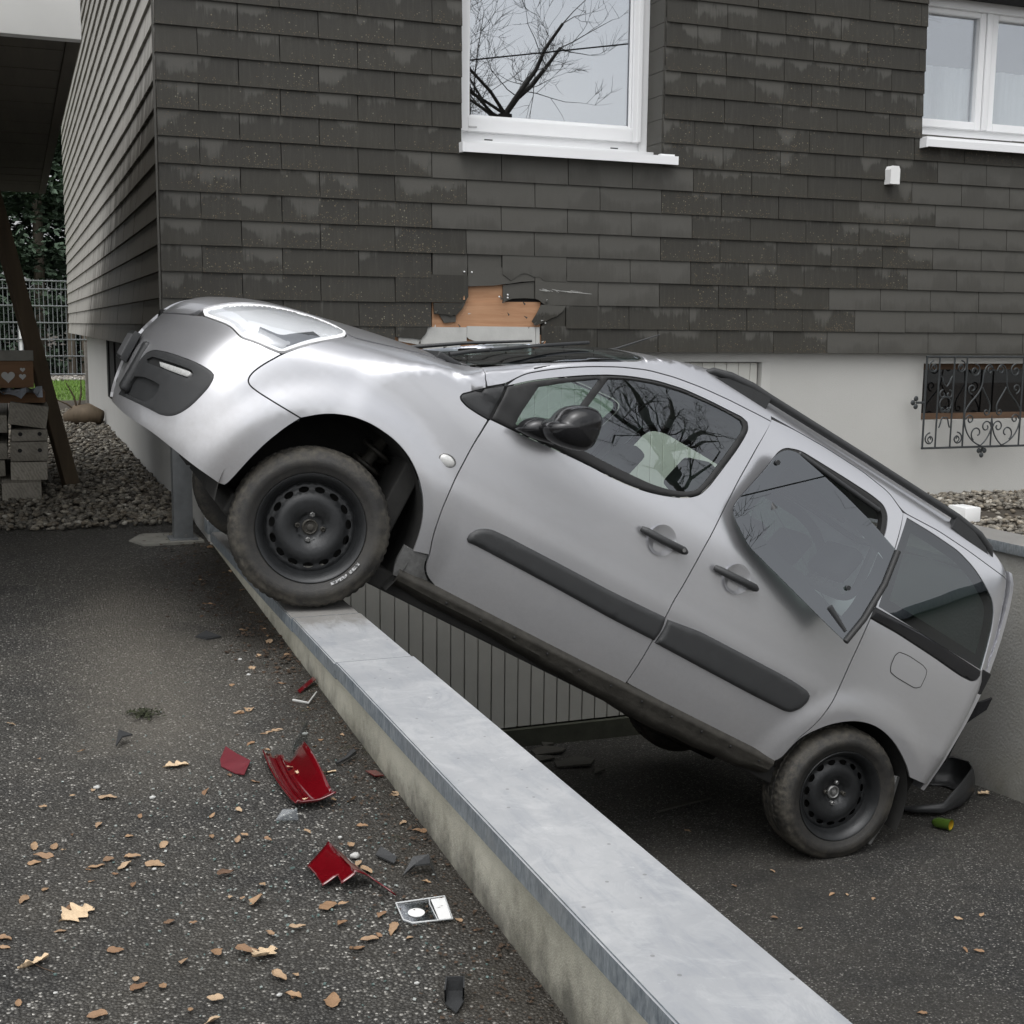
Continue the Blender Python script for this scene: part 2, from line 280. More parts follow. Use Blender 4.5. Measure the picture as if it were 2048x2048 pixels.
MAT=dict(
 sawn=m_endgrain(),
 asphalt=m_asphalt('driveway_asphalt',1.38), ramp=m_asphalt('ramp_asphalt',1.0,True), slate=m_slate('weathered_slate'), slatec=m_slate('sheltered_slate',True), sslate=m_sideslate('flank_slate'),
 house_plaster=m_plaster('plinth_plaster',(.44,.435,.41),(.52,.515,.49)), parapet_plaster=m_plaster('parapet_plaster',(.50,.485,.40),(.60,.58,.49),.9,-.03), retain_plaster=m_plaster('retaining_plaster',(.33,.325,.305),(.39,.385,.365),.5,-1.15,90),
 coping=m_coping('zinc_coping'), white=plain('white_pvc',(.78,.785,.79),.35,0,.03,4,.03), dark=plain('dark_void',(.012,.012,.012),.9), black=plain('black_plastic',(.028,.029,.030),.48,0,.15,30,.25,260),
 trim=plain('charcoal_trim',(.032,.033,.034),.52,0,.12,24,.3,420), gloss=plain('gloss_black',(.012,.012,.013),.16,0,.1,12,0), rubber=plain('seal_rubber',(.016,.016,.016),.6,0,.1,30,.1),
 rim=plain('black_steel_rim',(.017,.018,.019),.40,.2,.25,28,.2,120), tyre=m_tyre(), paint=m_paint(), steel=plain('worn_steel',(.22,.22,.215),.45,.6,.3,40,.3,150),
 board=plain('painted_boards',(.58,.575,.53),.6,0,.08,5,.1), wood_new=m_wood('bare_sheathing_wood',(.38,.19,.095),(.60,.36,.21)), fibre=plain('pale_fibre_board',(.46,.46,.44),.85,0,.14,9,.2), wood_old=m_wood('weathered_timber',(.22,.205,.18),(.38,.36,.32),1), plank=m_wood('leaning_wood',(.085,.062,.038),(.15,.11,.068),2,.6), wood_b=m_wood('chipboard',(.16,.085,.040),(.24,.13,.065)),
 carglass=m_glass('car_window',(.58,.70,.64),.10), carglassd=m_glass('privacy_window',(.16,.225,.20),.09), popglass=m_glass('popped_privacy_pane',(.30,.37,.345),.13), houseglass=m_glass('house_window_pane',(.55,.6,.6),.46), houseglass2=m_glass('curtained_pane',(.9,.92,.92),.26), clear=m_glass('clear_plastic',(.93,.95,.95),.06,.08),
 iron=plain('wrought_iron',(.055,.060,.062),.5,.5,.2,40,.3), galv=plain('galvanised_steel',(.19,.20,.205),.5,.5,.25,14,.15), concrete=plain('concrete',(.21,.205,.18),.9,0,.25,12,.5), leaf=m_leaf(), red=m_red(),
 mud=plain('dirty_metal',(.040,.037,.031),.6,.25,.5,22,.5,60), liner=plain('wheel_liner',(.020,.0195,.018),.85,0,.4,16,.4,60), seat=plain('seat_cloth',(.035,.036,.038),.9,0,.2,40,.3), sheetw=plain('crumpled_foil',(.30,.33,.37),.45,.2,.2,9,.3), curtain=m_glass('net_curtain',(.58,.58,.58),0), chrome=plain('lamp_reflector',(.95,.95,.95),.45,.0,.01,9,0), lens=m_glass('lamp_lens',(.95,.96,.97),.22,.01), soil=plain('soil',(.045,.036,.026),.95,0,.4,8,.8,60), moss=plain('moss',(.06,.075,.018),.95,0,.5,40,.8,150), whitep=plain('white_plastic',(.75,.75,.74),.4,0,.03,5,.05), fascia=plain('fascia_sheet',(.58,.575,.55),.5,.1,.06,5,.05), soffit=m_wood('soffit_boards',(.055,.048,.036),(.095,.082,.06),1,.5), green=plain('green_bottle_glass',(.05,.09,.015),.12,0,.1,20,0), litter=plain('leaf_litter',(.055,.034,.020),.9,0,.6,30,.6,90))
def m_cur():
    t=NT('net_curtain_cloth'); v=t.pos(); n=t.noise(t.map(v,(9,1,.3)),1.6,3,.5); t.t.nodes.remove(t.p)
    tr=t.n('BsdfTransparent'); df=t.n('BsdfDiffuse'); df.inputs[0].default_value=(.85,.86,.86,1); mx=t.n('MixShader'); t.l(t.ramp(n,[(.3,.45),(.7,.85)]),mx.inputs[0]); t.l(tr.outputs[0],mx.inputs[1]); t.l(df.outputs[0],mx.inputs[2]); t.l(mx.outputs[0],t.out.inputs[0]); return t.m
MAT['curtain']=m_cur()
# ------------------------------------------------------------------ setting: drive, ramp, ground
def drive_z(y): return -.04+.032*(y-2.1)
def ramp_z(y): return -1.10-.061*(y-4.7)
def sheet(name,x0,x1,y0,y1,zf,mat,nx=1,ny=1):
    xs=[x0+(x1-x0)*i/nx for i in range(nx+1)]; ys=[y0+(y1-y0)*j/ny for j in range(ny+1)]
    vs=[(x,y,zf(x,y)) for y in ys for x in xs]; fs=[(j*(nx+1)+i,j*(nx+1)+i+1,(j+1)*(nx+1)+i+1,(j+1)*(nx+1)+i) for j in range(ny) for i in range(nx)]
    return tag(mesh(name,vs,fs,mat,smooth=True),kind='structure')
wob=lambda x,y: .004*math.sin(x*2.1+y*1.3)+.003*math.sin(x*5.3-y*3.7)
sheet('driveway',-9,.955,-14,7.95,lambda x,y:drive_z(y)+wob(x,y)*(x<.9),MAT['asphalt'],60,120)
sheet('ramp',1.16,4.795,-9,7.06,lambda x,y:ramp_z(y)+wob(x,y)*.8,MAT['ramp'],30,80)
tg=NT('distant_ground'); tg.fin(tg.mix(tg.noise(tg.pos(),.3,4,.6),(.06,.06,.055),(.11,.11,.10)),.9); 
sheet('ground',-9,.96,7.95,20.6,lambda x,y:.135,MAT['soil'],2,8)
sheet('street',-160,160,-160,-9,lambda x,y:-.56+0*y if y>-14.01 else -.57,tg.m,2,2)
sheet('side_ground',5.0,60,-9,6.98,lambda x,y:.19,MAT['soil'],6,6)
sheet('side_ground',-160,-9,-9,160,lambda x,y:-.05,tg.m)
tl=NT('lawn_soil'); tl.fin((.07,.12,.02),.9)
sheet('lawn',-9,60,20.6,27.6,lambda x,y:.13,tl.m); sheet('far_ground',-9,160,27.6,160,lambda x,y:.12,MAT['soil'])
# pebbles
def pebbles(name,spots,mat,label):
    bm=bmesh.new(); bmesh.ops.create_icosphere(bm,subdivisions=1,radius=1); bv=np.array([v.co[:] for v in bm.verts]); bf=np.array([[v.index for v in f.verts] for f in bm.faces]); bm.free()
    N=len(spots); V=np.zeros((N,len(bv),3)); rng=np.random.default_rng(3)
    for i,(x,y,z,s) in enumerate(spots):
        sc=s*np.array([rng.uniform(.8,1.35),rng.uniform(.65,1.0),rng.uniform(.42,.75)]); q=bv*(1+rng.uniform(-.14,.14,(len(bv),1)))*sc
        a=rng.uniform(0,6.28); tl_=rng.uniform(-.45,.45); ca,sa=math.cos(a),math.sin(a); ct,st=math.cos(tl_),math.sin(tl_)
        q=q@np.array([[1,0,0],[0,ct,-st],[0,st,ct]]).T; q=q@np.array([[ca,-sa,0],[sa,ca,0],[0,0,1]]).T
        V[i]=q+np.array([x,y,z])
    F=(bf[None]+(np.arange(N)*len(bv))[:,None,None]).reshape(-1,3)
    me=bpy.data.meshes.new(name); V=V.reshape(-1,3); me.vertices.add(len(V)); me.vertices.foreach_set('co',V.ravel())
    me.loops.add(F.size); me.loops.foreach_set('vertex_index',F.ravel().astype(np.int32)); me.polygons.add(len(F)); me.polygons.foreach_set('loop_start',np.arange(0,F.size,3,dtype=np.int32)); me.polygons.foreach_set('loop_total',np.full(len(F),3,dtype=np.int32))
    at=me.attributes.new('tone','FLOAT','POINT'); at.data.foreach_set('value',np.repeat(rng.random(N),len(bv)).astype(np.float32))
    me.polygons.foreach_set('use_smooth',[True]*len(F)); me.update(); me.validate(); me.materials.append(mat)
    return tag(link(bpy.data.objects.new(name,me)),label,'gravel',kind='stuff')
def m_peb(name,k,tint=(1,1,1)):
    t=NT(name); a=t.n('Attribute'); a.attribute_name='tone'; n=t.noise(t.pos(),70,4,.7)
    q=lambda *c:tuple(k*x*y for x,y in zip(c,tint))
    c=t.ramp(a.outputs['Fac'],[(0,q(.10,.097,.09)),(.3,q(.19,.18,.165)),(.55,q(.15,.125,.095)),(.75,q(.27,.26,.24)),(.92,q(.36,.33,.28)),(1,q(.55,.54,.52))])
    return t.fin(t.mix(t.math('MULTIPLY',n,.4),c,q(.10,.09,.075)),.75,0,t.bump(n,.2,.003))
rng=random.Random(5)
sp=[]
for _ in range(6500):
    y=7.62+(rng.random()**1.5)*10.5; x=.93-rng.random()*(1.45+.05*(y-7)); 
    if y<7.80 and rng.random()<.5: continue
    sp.append((x,y,.142+rng.random()*.022,rng.uniform(.013,.027)*(1+.02*(y-8))))
pebbles('pebble_strip',sp,m_peb('dull_pebbles',.62,(1,.97,.88)),'dull river pebbles strewn along the foot of the house flank')
sp=[]
for _ in range(6500):
    x=5.03+rng.random()*2.6; y=4.6+rng.random()*2.38
    if 5.95<y<6.42+.1*math.sin(x*4) and rng.random()<.93: continue
    sp.append((x,y,.200+rng.random()*.025,rng.uniform(.012,.024)))
pebbles('pebble_bed',sp,m_peb('pale_pebbles',.85,(1,.96,.88)),'pale rounded pebbles in the bed above the retaining wall')
# leaf litter and grit along the parapet foot
bm=bmesh.new()
for _ in range(1500):
    y=rng.uniform(2.0,7.4); x=.95-abs(rng.gauss(0,.10))-.004
    if y>5.4: x-=abs(rng.gauss(0,.10))
    s=rng.uniform(.002,.007 if y<4.5 else .013); a=rng.random()*6.28; z=drive_z(y)+.004
    p=[bm.verts.new((x+s*math.cos(a+k*1.57)*rng.uniform(.6,1.2),y+s*math.sin(a+k*1.57)*rng.uniform(.6,1.2),z+rng.random()*s*.7)) for k in range(4)]
    bm.faces.new(p)
tag(bmobj('leaf_litter',bm,MAT['litter']),'brown crumbled leaf litter along the foot of the parapet','leaf litter',kind='stuff')
# broken safety glass crumbs
bm=bmesh.new()
for _ in range(650):
    x,y=rng.gauss(.62,.30),rng.gauss(2.9,.75)
    if x>.93 or y<1.4: continue
    s=rng.uniform(.0012,.0034); M=Matrix.Translation((x,y,drive_z(y)+s*.6))@Matrix.Rotation(rng.random()*6,4,'Z')@Matrix.Rotation(rng.random(),4,'X')
    bm_box(bm,-s,s,-s*.8,s*.8,-s*.5,s*.5,M)
gc=NT('glass_crumbs'); gc.fin(gc.ramp(gc.noise(gc.pos(),45,2,.5),[(.3,(.10,.15,.14)),(.50,(.26,.28,.265)),(.66,(.62,.62,.58))],'CONSTANT'),.2)
tag(bmobj('glass_crumbs',bm,gc.m),'tiny crumbs of greenish broken safety glass over the asphalt','broken glass',kind='stuff')
# ------------------------------------------------------------------ parapet and retaining wall
pw=empty('parapet_wall',(1.05,3,0)); tag(pw,'low plastered parapet with grey zinc coping, the front wheel resting on it','wall')
box('wall',.953,1.10,-7,6.98,-1.75,.168,MAT['parapet_plaster'],pw); box('inner_face',1.1003,1.16,-7,6.98,-1.75,.167,plain('unseen_bounce_damper',(.09,.09,.082),.9,0,.3,6,.4),pw)  # unseen inner half, added in a dark tone to cut bounce light under the car
for y0,y1,dz in ((-7,1.19,0),(1.203,3.954,.003),(3.968,4.658,-.003),(4.674,6.84,-.008)):
    bm=bmesh.new(); bm_box(bm,.923,1.187,y0,y1-.003,.164+dz,.220+dz); bmesh.ops.bevel(bm,geom=bm.edges[:],offset=.004,segments=2,affect='EDGES'); bmobj('coping_panel',bm,MAT['coping'],pw,True,40)
for y in (1.2015,3.9635,4.6705): box('joint_strip',.930,1.180,y-.01,y+.01,.1685,.2085,MAT['dark'],pw)
box('end_flashing',.905,1.19,6.80,6.93,.20,.275,MAT['coping'],pw,.004)
rw=empty('retaining_wall',(4.9,4,-1)); tag(rw,'plastered retaining wall with metal coping behind the rear of the car','wall')
box('wall',4.79,5.0,-7,6.98,-1.75,.172,MAT['retain_plaster'],rw); box('coping_panel',4.758,5.032,-7,6.975,.168,.224,MAT['coping'],rw,.004)
# ------------------------------------------------------------------ house
FY=6.93; FX=.716; CZ=.1363; SB=-.137+ZO           # facade plane, corner, slate course height, lowest edge
house=empty('house',(3.5,9.0,0)); tag(house,'house clad in dark slate rows above a pale plaster plinth','house')
W1=(2.352,3.606,.995+ZO,2.62+ZO); W2=(5.452,6.95,1.20+ZO,2.145+ZO)     # window openings x0,x1,z0,z1
GD=(1.25,4.40,-1.30,1.105)                                              # garage opening
# backing walls behind the cladding
def wallrects(name,x0,x1,z0,z1,holes,y0,y1,mat):
    xs=sorted({x0,x1,*[h[0] for h in holes],*[h[1] for h in holes]}); zs=sorted({z0,z1,*[h[2] for h in holes],*[h[3] for h in holes]})
    bm=bmesh.new()
    for a,b in zip(xs,xs[1:]):
        for c,d in zip(zs,zs[1:]):
            m=((a+b)/2,(c+d)/2)
            if any(h[0]<m[0]<h[1] and h[2]<m[1]<h[3] for h in holes): continue
            bm_box(bm,a,b,y0,y1,c,d)
    bmesh.ops.remove_doubles(bm,verts=bm.verts[:],dist=1e-5)
    seen={}
    for f in list(bm.faces):
        k=tuple(round(q,4) for q in f.calc_center_median()); seen.setdefault(k,[]).append(f)
    bmesh.ops.delete(bm,geom=[f for l in seen.values() if len(l)>1 for f in l],context='FACES')
    return bmobj(name,bm,mat,house)
wallrects('front_wall',.735,7.6,SB+.01,4.6,[W1,W2],6.952,7.30,MAT['dark'])
wallrects('plinth',.945,7.6,-1.75,SB+.01,[GD,(5.62,6.75,-.585+ZO,-.205+ZO)],6.98,7.28,MAT['house_plaster'])
box('side_plinth',.945,1.20,7.28,19.3,-.2,SB+.02,MAT['house_plaster'],house)
box('side_wall',.742,1.20,7.30,19.38,SB+.02,4.62,MAT['dark'],house)
box('rear_wall',1.05,7.6,19.1,19.36,-.2,4.62,MAT['dark'],house); box('end_wall',7.6,7.8,6.955,19.36,-.2,4.6,MAT['dark'],house)
box('ceiling',.74,7.8,6.96,19.36,4.62,4.75,MAT['dark'],house); box('verge_board',.60,.735,6.75,19.6,4.58,4.80,MAT['dark'],house)
box('basement_hatch',.930,.945,10.5,14.9,.50,SB-.03,MAT['dark'],house); 
for k in range(5): box('hatch_bar',.912,.928,10.8+.9*k,10.83+.9*k,.52,SB-.05,MAT['dark'],house)
box('room_floor',1.05,7.6,7.30,19.1,1.0,1.05,MAT['dark'],house); box('garage_floor',1.25,4.4,7.06,9.5,-1.45,-1.30,MAT['dark'],house)
# --- slates
TH=.012
def slate_mesh(w,name='slate'):
    g=.0052; x0,x1=g,w-g
    v=[(x0,-TH-.008,0),(x1,-TH-.008,0),(x1,-.008,0),(x0,-.008,0),(x0,-TH+.004,CZ+.028),(x1,-TH+.004,CZ+.028),(x1,.004,CZ+.028),(x0,.004,CZ+.028)]
    me=bpy.data.meshes.new(name); me.from_pydata(v,[],[(0,1,5,4),(1,2,6,5),(3,0,4,7),(0,3,2,1),(4,5,6,7),(2,3,7,6)]); return me
SM=slate_mesh(1.0); SM.materials.append(MAT['slate']); SMC=slate_mesh(1.0); SMC.materials.append(MAT['slatec'])
JA=[.716,1.132,1.552,1.968,2.382,2.794,3.202,3.604,4.009,4.411,4.807,5.199,5.592,5.985,6.378,6.771,7.16]
JB=[.716,.925,1.347,1.763,2.179,2.590,2.998,3.407,3.812,4.214,4.615,5.010,5.400,5.793,6.186,6.578,6.97]
def slate(x0,x1,z,clean):
    o=bpy.data.objects.new('slate',SMC if clean else SM); o.location=(x0,FY+rng.uniform(-.001,.001),z+rng.uniform(-.0012,.0012)); o.scale=(x1-x0,1,1); o.rotation_euler=(0,rng.uniform(-.0015,.0015),0)
    return link(o,house)
rng=random.Random(11); nsl=0
DMG={0:(1.985,3.02),1:(2.185,3.02),2:(1.985,3.02),3:(2.185,3.01)}
for k in range(0,21):
    z=SB+k*CZ; zm=z+CZ*.5; J=JA if k%2==0 else JB
    for a,b in zip(J,J[1:]):
        segs=[(a,b)]
        for h in (W1,W2):
            if h[2]-.02<zm<h[3]:
                ns=[]
                for c,d in segs:
                    if d<=h[0] or c>=h[1]: ns.append((c,d)); continue
                    if c<h[0]-.01: ns.append((c,h[0]))
                    if d>h[1]+.01: ns.append((h[1],d))
                segs=ns
        if k in DMG:
            lo,hi=DMG[k]; segs=[(c,d) for c,d in segs if (c+d)/2<lo or (c+d)/2>hi]
        for c,d in segs:
            if d-c<.02: continue
            xm=(c+d)/2; clean=(2.36<xm<3.62 and 2<=k<8 and (k>3 or xm>2.5)) or (xm>5.42 and k<9) or (4.9<xm<5.4 and k in(0,1,2))
            slate(c,d,z,clean); nsl+=1
# reveal slates on the right side of the middle window
for k in range(8,19):
    z=SB+k*CZ; o=box('reveal_slate',3.600,3.611,6.935,7.118,z+.002,z+CZ-.001,MAT['slatec'],house)
# broken courses behind the bonnet
DM=dict(
 W1=[(2.39,1.533),(2.63,1.545),(2.63,1.446),(2.39,1.443)], D1=[(2.609,1.541),(2.800,1.565),(2.803,1.468),(2.744,1.470),(2.667,1.466),(2.623,1.449),(2.610,1.453)],
 L1=[(2.19,1.434),(2.379,1.438),(2.360,1.403),(2.336,1.379),(2.325,1.366),(2.31,1.369),(2.295,1.362),(2.280,1.366),(2.268,1.370),(2.194,1.373)], L2=[(2.222,1.375),(2.326,1.375),(2.325,1.330),(2.256,1.323),(2.241,1.349)],
 R1=[(2.841,1.434),(2.998,1.43),(2.972,1.395),(2.940,1.370),(2.89,1.352),(2.862,1.333),(2.810,1.315),(2.784,1.338),(2.816,1.386)], R2=[(2.990,1.432),(2.996,1.432),(2.996,1.293),(2.846,1.303),(2.862,1.330),(2.89,1.348),(2.940,1.366),(2.975,1.392)],
 P1=[(1.990,1.25),(2.050,1.25),(2.116,1.30),(2.391,1.30),(2.391,1.223),(2.367,1.217),(2.345,1.185),(2.331,1.160),(2.171,1.16),(2.13,1.18),(2.092,1.204),(1.990,1.220)], P2=[(2.393,1.307),(2.810,1.306),(2.812,1.184),(2.63,1.184),(2.556,1.189),(2.492,1.209),(2.474,1.191),(2.455,1.212),(2.43,1.226),(2.405,1.235),(2.393,1.246)], P3=[(2.815,1.306),(2.838,1.306),(2.841,1.17),(2.815,1.17)],
 T1=[(2.600,1.712),(2.996,1.712),(2.996,1.567),(2.865,1.570),(2.85,1.576),(2.832,1.590),(2.793,1.591),(2.775,1.60),(2.748,1.609),(2.73,1.609),(2.710,1.603),(2.69,1.592),(2.653,1.568),(2.64,1.575),(2.628,1.585),(2.601,1.602)],
 T2=[(2.395,1.712),(2.596,1.712),(2.596,1.55),(2.395,1.55)], T0=[(2.187,1.712),(2.391,1.712),(2.391,1.55),(2.187,1.55)],
 M1=[(2.395,1.64),(2.800,1.64),(2.800,1.568),(2.72,1.562),(2.647,1.550),(2.60,1.545),(2.553,1.537),(2.48,1.534),(2.395,1.529)],
 MR=[(2.803,1.592),(3.20,1.60),(3.20,1.431),(2.867,1.434),(2.85,1.443),(2.834,1.457),(2.82,1.463),(2.805,1.468)], ML=[(1.970,1.59),(2.391,1.59),(2.396,1.473),(2.385,1.455),(2.376,1.438),(1.970,1.437)],
 B1=[(1.970,1.31),(2.161,1.31),(2.150,1.272),(2.140,1.256),(2.128,1.245),(2.116,1.230),(2.08,1.236),(2.050,1.238),(1.970,1.243)], B2=[(2.846,1.312),(3.20,1.312),(3.20,1.165),(3.10,1.165),(2.98,1.185),(2.93,1.188),(2.9,1.192),(2.88,1.183),(2.85,1.186)])
Y=FY
for n,nm,y,mt in (('W1','sheathing_board',Y+.012,'wood_new'),('P1','fibre_board',Y-.006,'fibre'),('P2','fibre_board',Y-.008,'fibre'),('P3','batten',Y-.004,'fibre'),
    ('D1','broken_slate',Y-.004,'slatec'),('L1','broken_slate',Y-.016,'slate'),('L2','broken_slate',Y-.006,'slatec'),('R1','broken_slate',Y-.020,'slate'),('R2','broken_slate',Y-.009,'slate'),('T1','broken_slate',Y-.016,'slatec'),
    ('T2','broken_slate',Y-.007,'slatec'),('T0','broken_slate',Y-.008,'slatec'),('M1','broken_slate',Y-.012,'slatec'),('MR','broken_slate',Y-.014,'slatec'),('ML','broken_slate',Y-.018,'slate'),('B1','broken_slate',Y-.016,'slate'),('B2','broken_slate',Y-.014,'slate')):
    zr=SB+math.floor((sum(q[1] for q in DM[n])/len(DM[n])-SB)/CZ)*CZ; ob=prism(nm,[(a,b-zr) for a,b in DM[n]],y,y+.010,MAT[mt]); ob.location.z=zr; ob.parent=house; ob.matrix_parent_inverse=house.matrix_basis.inverted()
prism('sheathing_board',[(2.188,1.440),(2.845,1.450),(2.845,1.302),(2.188,1.292)],Y+.007,Y+.02,MAT['wood_new'],house)
prism('sheathing_board',[(1.97,1.262),(2.86,1.262),(2.86,1.155),(1.97,1.155)],Y+.009,Y+.02,MAT['wood_new'],house)
for x,z in ((2.372,1.610),(2.417,1.609),(2.870,1.331),(2.584,1.475),(2.635,1.487),(2.635,1.470)):
    bm=bmesh.new(); bmesh.ops.create_uvsphere(bm,u_segments=8,v_segments=5,radius=.0055,matrix=Matrix.Translation((x,Y-.012,z))); bmobj('nail',bm,MAT['whitep'],house,True)
for i in range(26):                                   # splinters and crumbs of cladding round the hole
    x=rng.choice((2.19,2.39,2.62,2.80,2.84))+rng.gauss(0,.05); z=rng.choice((1.31,1.20,1.45,1.37))+rng.gauss(0,.012); s=rng.uniform(.008,.024); a=rng.random()*3.1
    prism('splinter',[(x,z),(x+s*math.cos(a),z+s*math.sin(a)),(x+s*.4*math.cos(a+1.4),z+s*.4*math.sin(a+1.4))],Y-.024,Y-.017,MAT[rng.choice(('slatec','fibre','wood_new','slatec'))],house)
# scraped white scar on the slates
bm=bmesh.new()
for i in range(16):
    t=i/15; x=2.815+.24*t+rng.uniform(-.02,.02); z=1.521-.004*t+rng.uniform(-.010,.008)*(1-t*.7); w=rng.uniform(.012,.05); h=.0022*(1-t*.6)
    v=[bm.verts.new(p) for p in ((x,Y-.0235,z),(x+w,Y-.0235,z-.004-w*.08),(x+w,Y-.0235,z-.004-w*.08-h),(x,Y-.0235,z-h))]; bm.faces.new(v)
v=[bm.verts.new(p) for p in ((2.95,Y-.0235,1.518),(3.155,Y-.0235,1.502),(3.155,Y-.0235,1.5005),(2.95,Y-.0235,1.513))]; bm.faces.new(v)
bmobj('scrape_mark',bm,MAT['fibre'],house)
# corner flashing strip
box('corner_strip',FX-.014,FX-.004,FY-.020,FY-.012,SB,4.5,MAT['slatec'],house)
# --- flank slates (single ones near the corner, the far rest as one field)
SS=bpy.data.meshes.new('slate'); g=.005
sv=[(-TH-.012,g,0),(-TH-.012,1-g,0),(-.006,1-g,0),(-.006,g,0),(-TH+.006,g,CZ+.02),(-TH+.006,1-g,CZ+.02),(.008,1-g,CZ+.02),(.008,g,CZ+.02)]
sf=[(0,4,5,1),(1,5,6,2),(3,7,4,0),(0,1,2,3),(4,7,6,5),(2,6,7,3)]
SS.from_pydata(sv,[],sf); SS.materials.append(MAT['sslate']); bm=bmesh.new(); cnt=0
cand=[]
for k in range(0,25):
    y=FY-.005-(.2 if k%2 else 0)
    while y<19.4:
        a=max(y,FY-.005); b=min(y+.408,19.4)
        if b-a>.03: cand.append((a,b,SB+k*CZ,math.hypot(a,SB+k*CZ-1.3)))
        y+=.408
cand.sort(key=lambda c:c[3]); lim=max(0,300-nsl)
for i,(a,b,z,_) in enumerate(cand):
    if i<lim:
        o=bpy.data.objects.new('slate',SS); o.location=(FX+.012,a,z); o.scale=(1,b-a,1); link(o,house)
    else:
        dx=rng.uniform(-.0015,.0015); vs=[bm.verts.new((FX+.012+x+dx,a+(b-a)*y_,z+zz)) for x,y_,zz in sv]
        for f in sf: bm.faces.new([vs[q] for q in f])
tag(bmobj('flank_slates',bm,MAT['sslate'],house),kind='stuff')
# --- windows
def frame_rect(bm,x0,x1,z0,z1,w,y0,y1,wb=None,wt=None):
    wb=wb or w; wt=wt or w
    bm_box(bm,x0,x0+w,y0,y1,z0,z1); bm_box(bm,x1-w,x1,y0,y1,z0,z1); bm_box(bm,x0+w,x1-w,y0,y1,z0,z0+wb); bm_box(bm,x0+w,x1-w,y0,y1,z1-wt,z1)
def bevf(name,bm,mat,par,b=.004):
    bmesh.ops.bevel(bm,geom=bm.edges[:],offset=b,segments=2,affect='EDGES'); return bmobj(name,bm,mat,par,True,40)
def room(x0,x1,z0,z1,d=2.4):
    bm=bmesh.new(); bm_box(bm,x0,x1,7.31,7.31+d,z0,z1); bmesh.ops.delete(bm,geom=[f for f in bm.faces if abs(f.calc_center_median().y-7.31)<.01],context='FACES'); return bmobj('room_lining',bm,room_m,house)
room_m=plain('room_wall',(.10,.10,.10),.9); room(W1[0]-.8,W1[1]+.8,1.5,4.3); room(W2[0]-.1,W2[1]+.6,2.2,3.9)
win=bpy.data.objects.new('window',None); link(win,house)
D=7.13
bm=bmesh.new(); frame_rect(bm,2.352,3.604,1.048+ZO,2.615+ZO,.062,D-.005,D+.07,.062); bevf('frame',bm,MAT['white'],win)
bm=bmesh.new(); frame_rect(bm,2.395,3.545,1.105+ZO,2.56+ZO,.055,D-.03,D+.04,.080); 
bevf('sash',bm,MAT['white'],win)
bm=bmesh.new(); bm_box(bm,3.52,3.548,D-.034,D-.006,1.108+ZO,2.55+ZO); bevf('glazing_bead',bm,MAT['white'],win,.003)
bm=bmesh.new(); frame_rect(bm,2.448,3.492,1.182+ZO,2.50+ZO,.02,D-.012,D-.002); bevf('glazing_bead',bm,MAT['white'],win,.004)
box('pane',2.45,3.49,D+.004,D+.010,1.185+ZO,2.505+ZO,MAT['houseglass'],win)
for x in (2.455,): box('drain_cap',x,x+.05,D-.034,D-.030,1.128+ZO,1.136+ZO,plain('cap_grey',(.45,.45,.45),.5),win)
for x in (2.56,3.36): box('drain_slot',x,x+.05,D-.0065,D-.0052,1.066+ZO,1.072+ZO,MAT['dark'],win)
box('sub_sill',2.352,3.604,D-.10,D+.05,1.0+ZO,1.046+ZO,MAT['white'],win,.004)
bm=bmesh.new(); bm_box(bm,2.352,3.612,6.86,D-.02,.968+ZO,.974+ZO); bm_box(bm,2.352,3.675,6.852,6.866,.958+ZO,1.006+ZO); bm_box(bm,2.352,3.675,6.866,6.90,1.0+ZO,1.006+ZO); bm_box(bm,2.335,2.351,6.85,6.95,.958+ZO,1.012+ZO); bm_box(bm,3.58,3.675,6.901,6.93,1.0+ZO,1.022+ZO); bmobj('sill',bm,MAT['white'],win)
win2=bpy.data.objects.new('window',None); link(win2,house)
bm=bmesh.new(); frame_rect(bm,5.452,6.95,1.235+ZO,2.14+ZO,.075,D-.01,D+.06,.155,.05); bevf('frame',bm,MAT['white'],win2)
for x0,x1 in ((5.52,6.065),(6.115,6.88)):
    bm=bmesh.new(); frame_rect(bm,x0,x1,1.335+ZO,2.09+ZO,.050,D-.035,D+.02,.052,.04); bevf('sash',bm,MAT['white'],win2)
    box('pane',x0+.048,x1-.048,D,D+.006,1.385+ZO,2.052+ZO,MAT['houseglass2'],win2)
    # net curtain in soft folds
    n=40; vs=[];fs=[]
    for i in range(n+1):
        x=x0+.02+(x1-x0-.04)*i/n
        for z in (1.37+ZO,1.74+ZO): vs.append((x,D+.05+.012*math.sin(i*1.3)+.008*math.sin(i*.5),z))
    for i in range(n): fs.append((2*i,2*i+2,2*i+3,2*i+1))
    mesh('curtain',vs,fs,MAT['curtain'],win2,True)
box('mullion',6.068,6.112,D-.045,D+.03,1.34+ZO,2.09+ZO,MAT['white'],win2,.006)
box('shutter_box',5.455,6.95,D-.06,D+.1,2.085+ZO,2.145+ZO,MAT['white'],win2,.004)
bm=bmesh.new(); bm_box(bm,5.455,6.95,6.86,D-.02,1.185+ZO,1.19+ZO); bm_box(bm,5.455,6.95,6.852,6.866,1.170+ZO,1.215+ZO); bm_box(bm,5.44,5.454,6.85,6.95,1.165+ZO,1.225+ZO); bm_box(bm,5.456,6.949,6.868,7.118,1.191+ZO,1.234+ZO); bmobj('sill',bm,MAT['white'],win2)
# --- sensor box
bm=bmesh.new(); pts=[(5.184,.925),(5.254,.925),(5.254,1.015),(5.244,1.036),(5.196,1.036),(5.184,1.015)]
prism('sensor_box',[(a,b+ZO) for a,b in pts],FY-.075,FY-.012,MAT['whitep'],house)
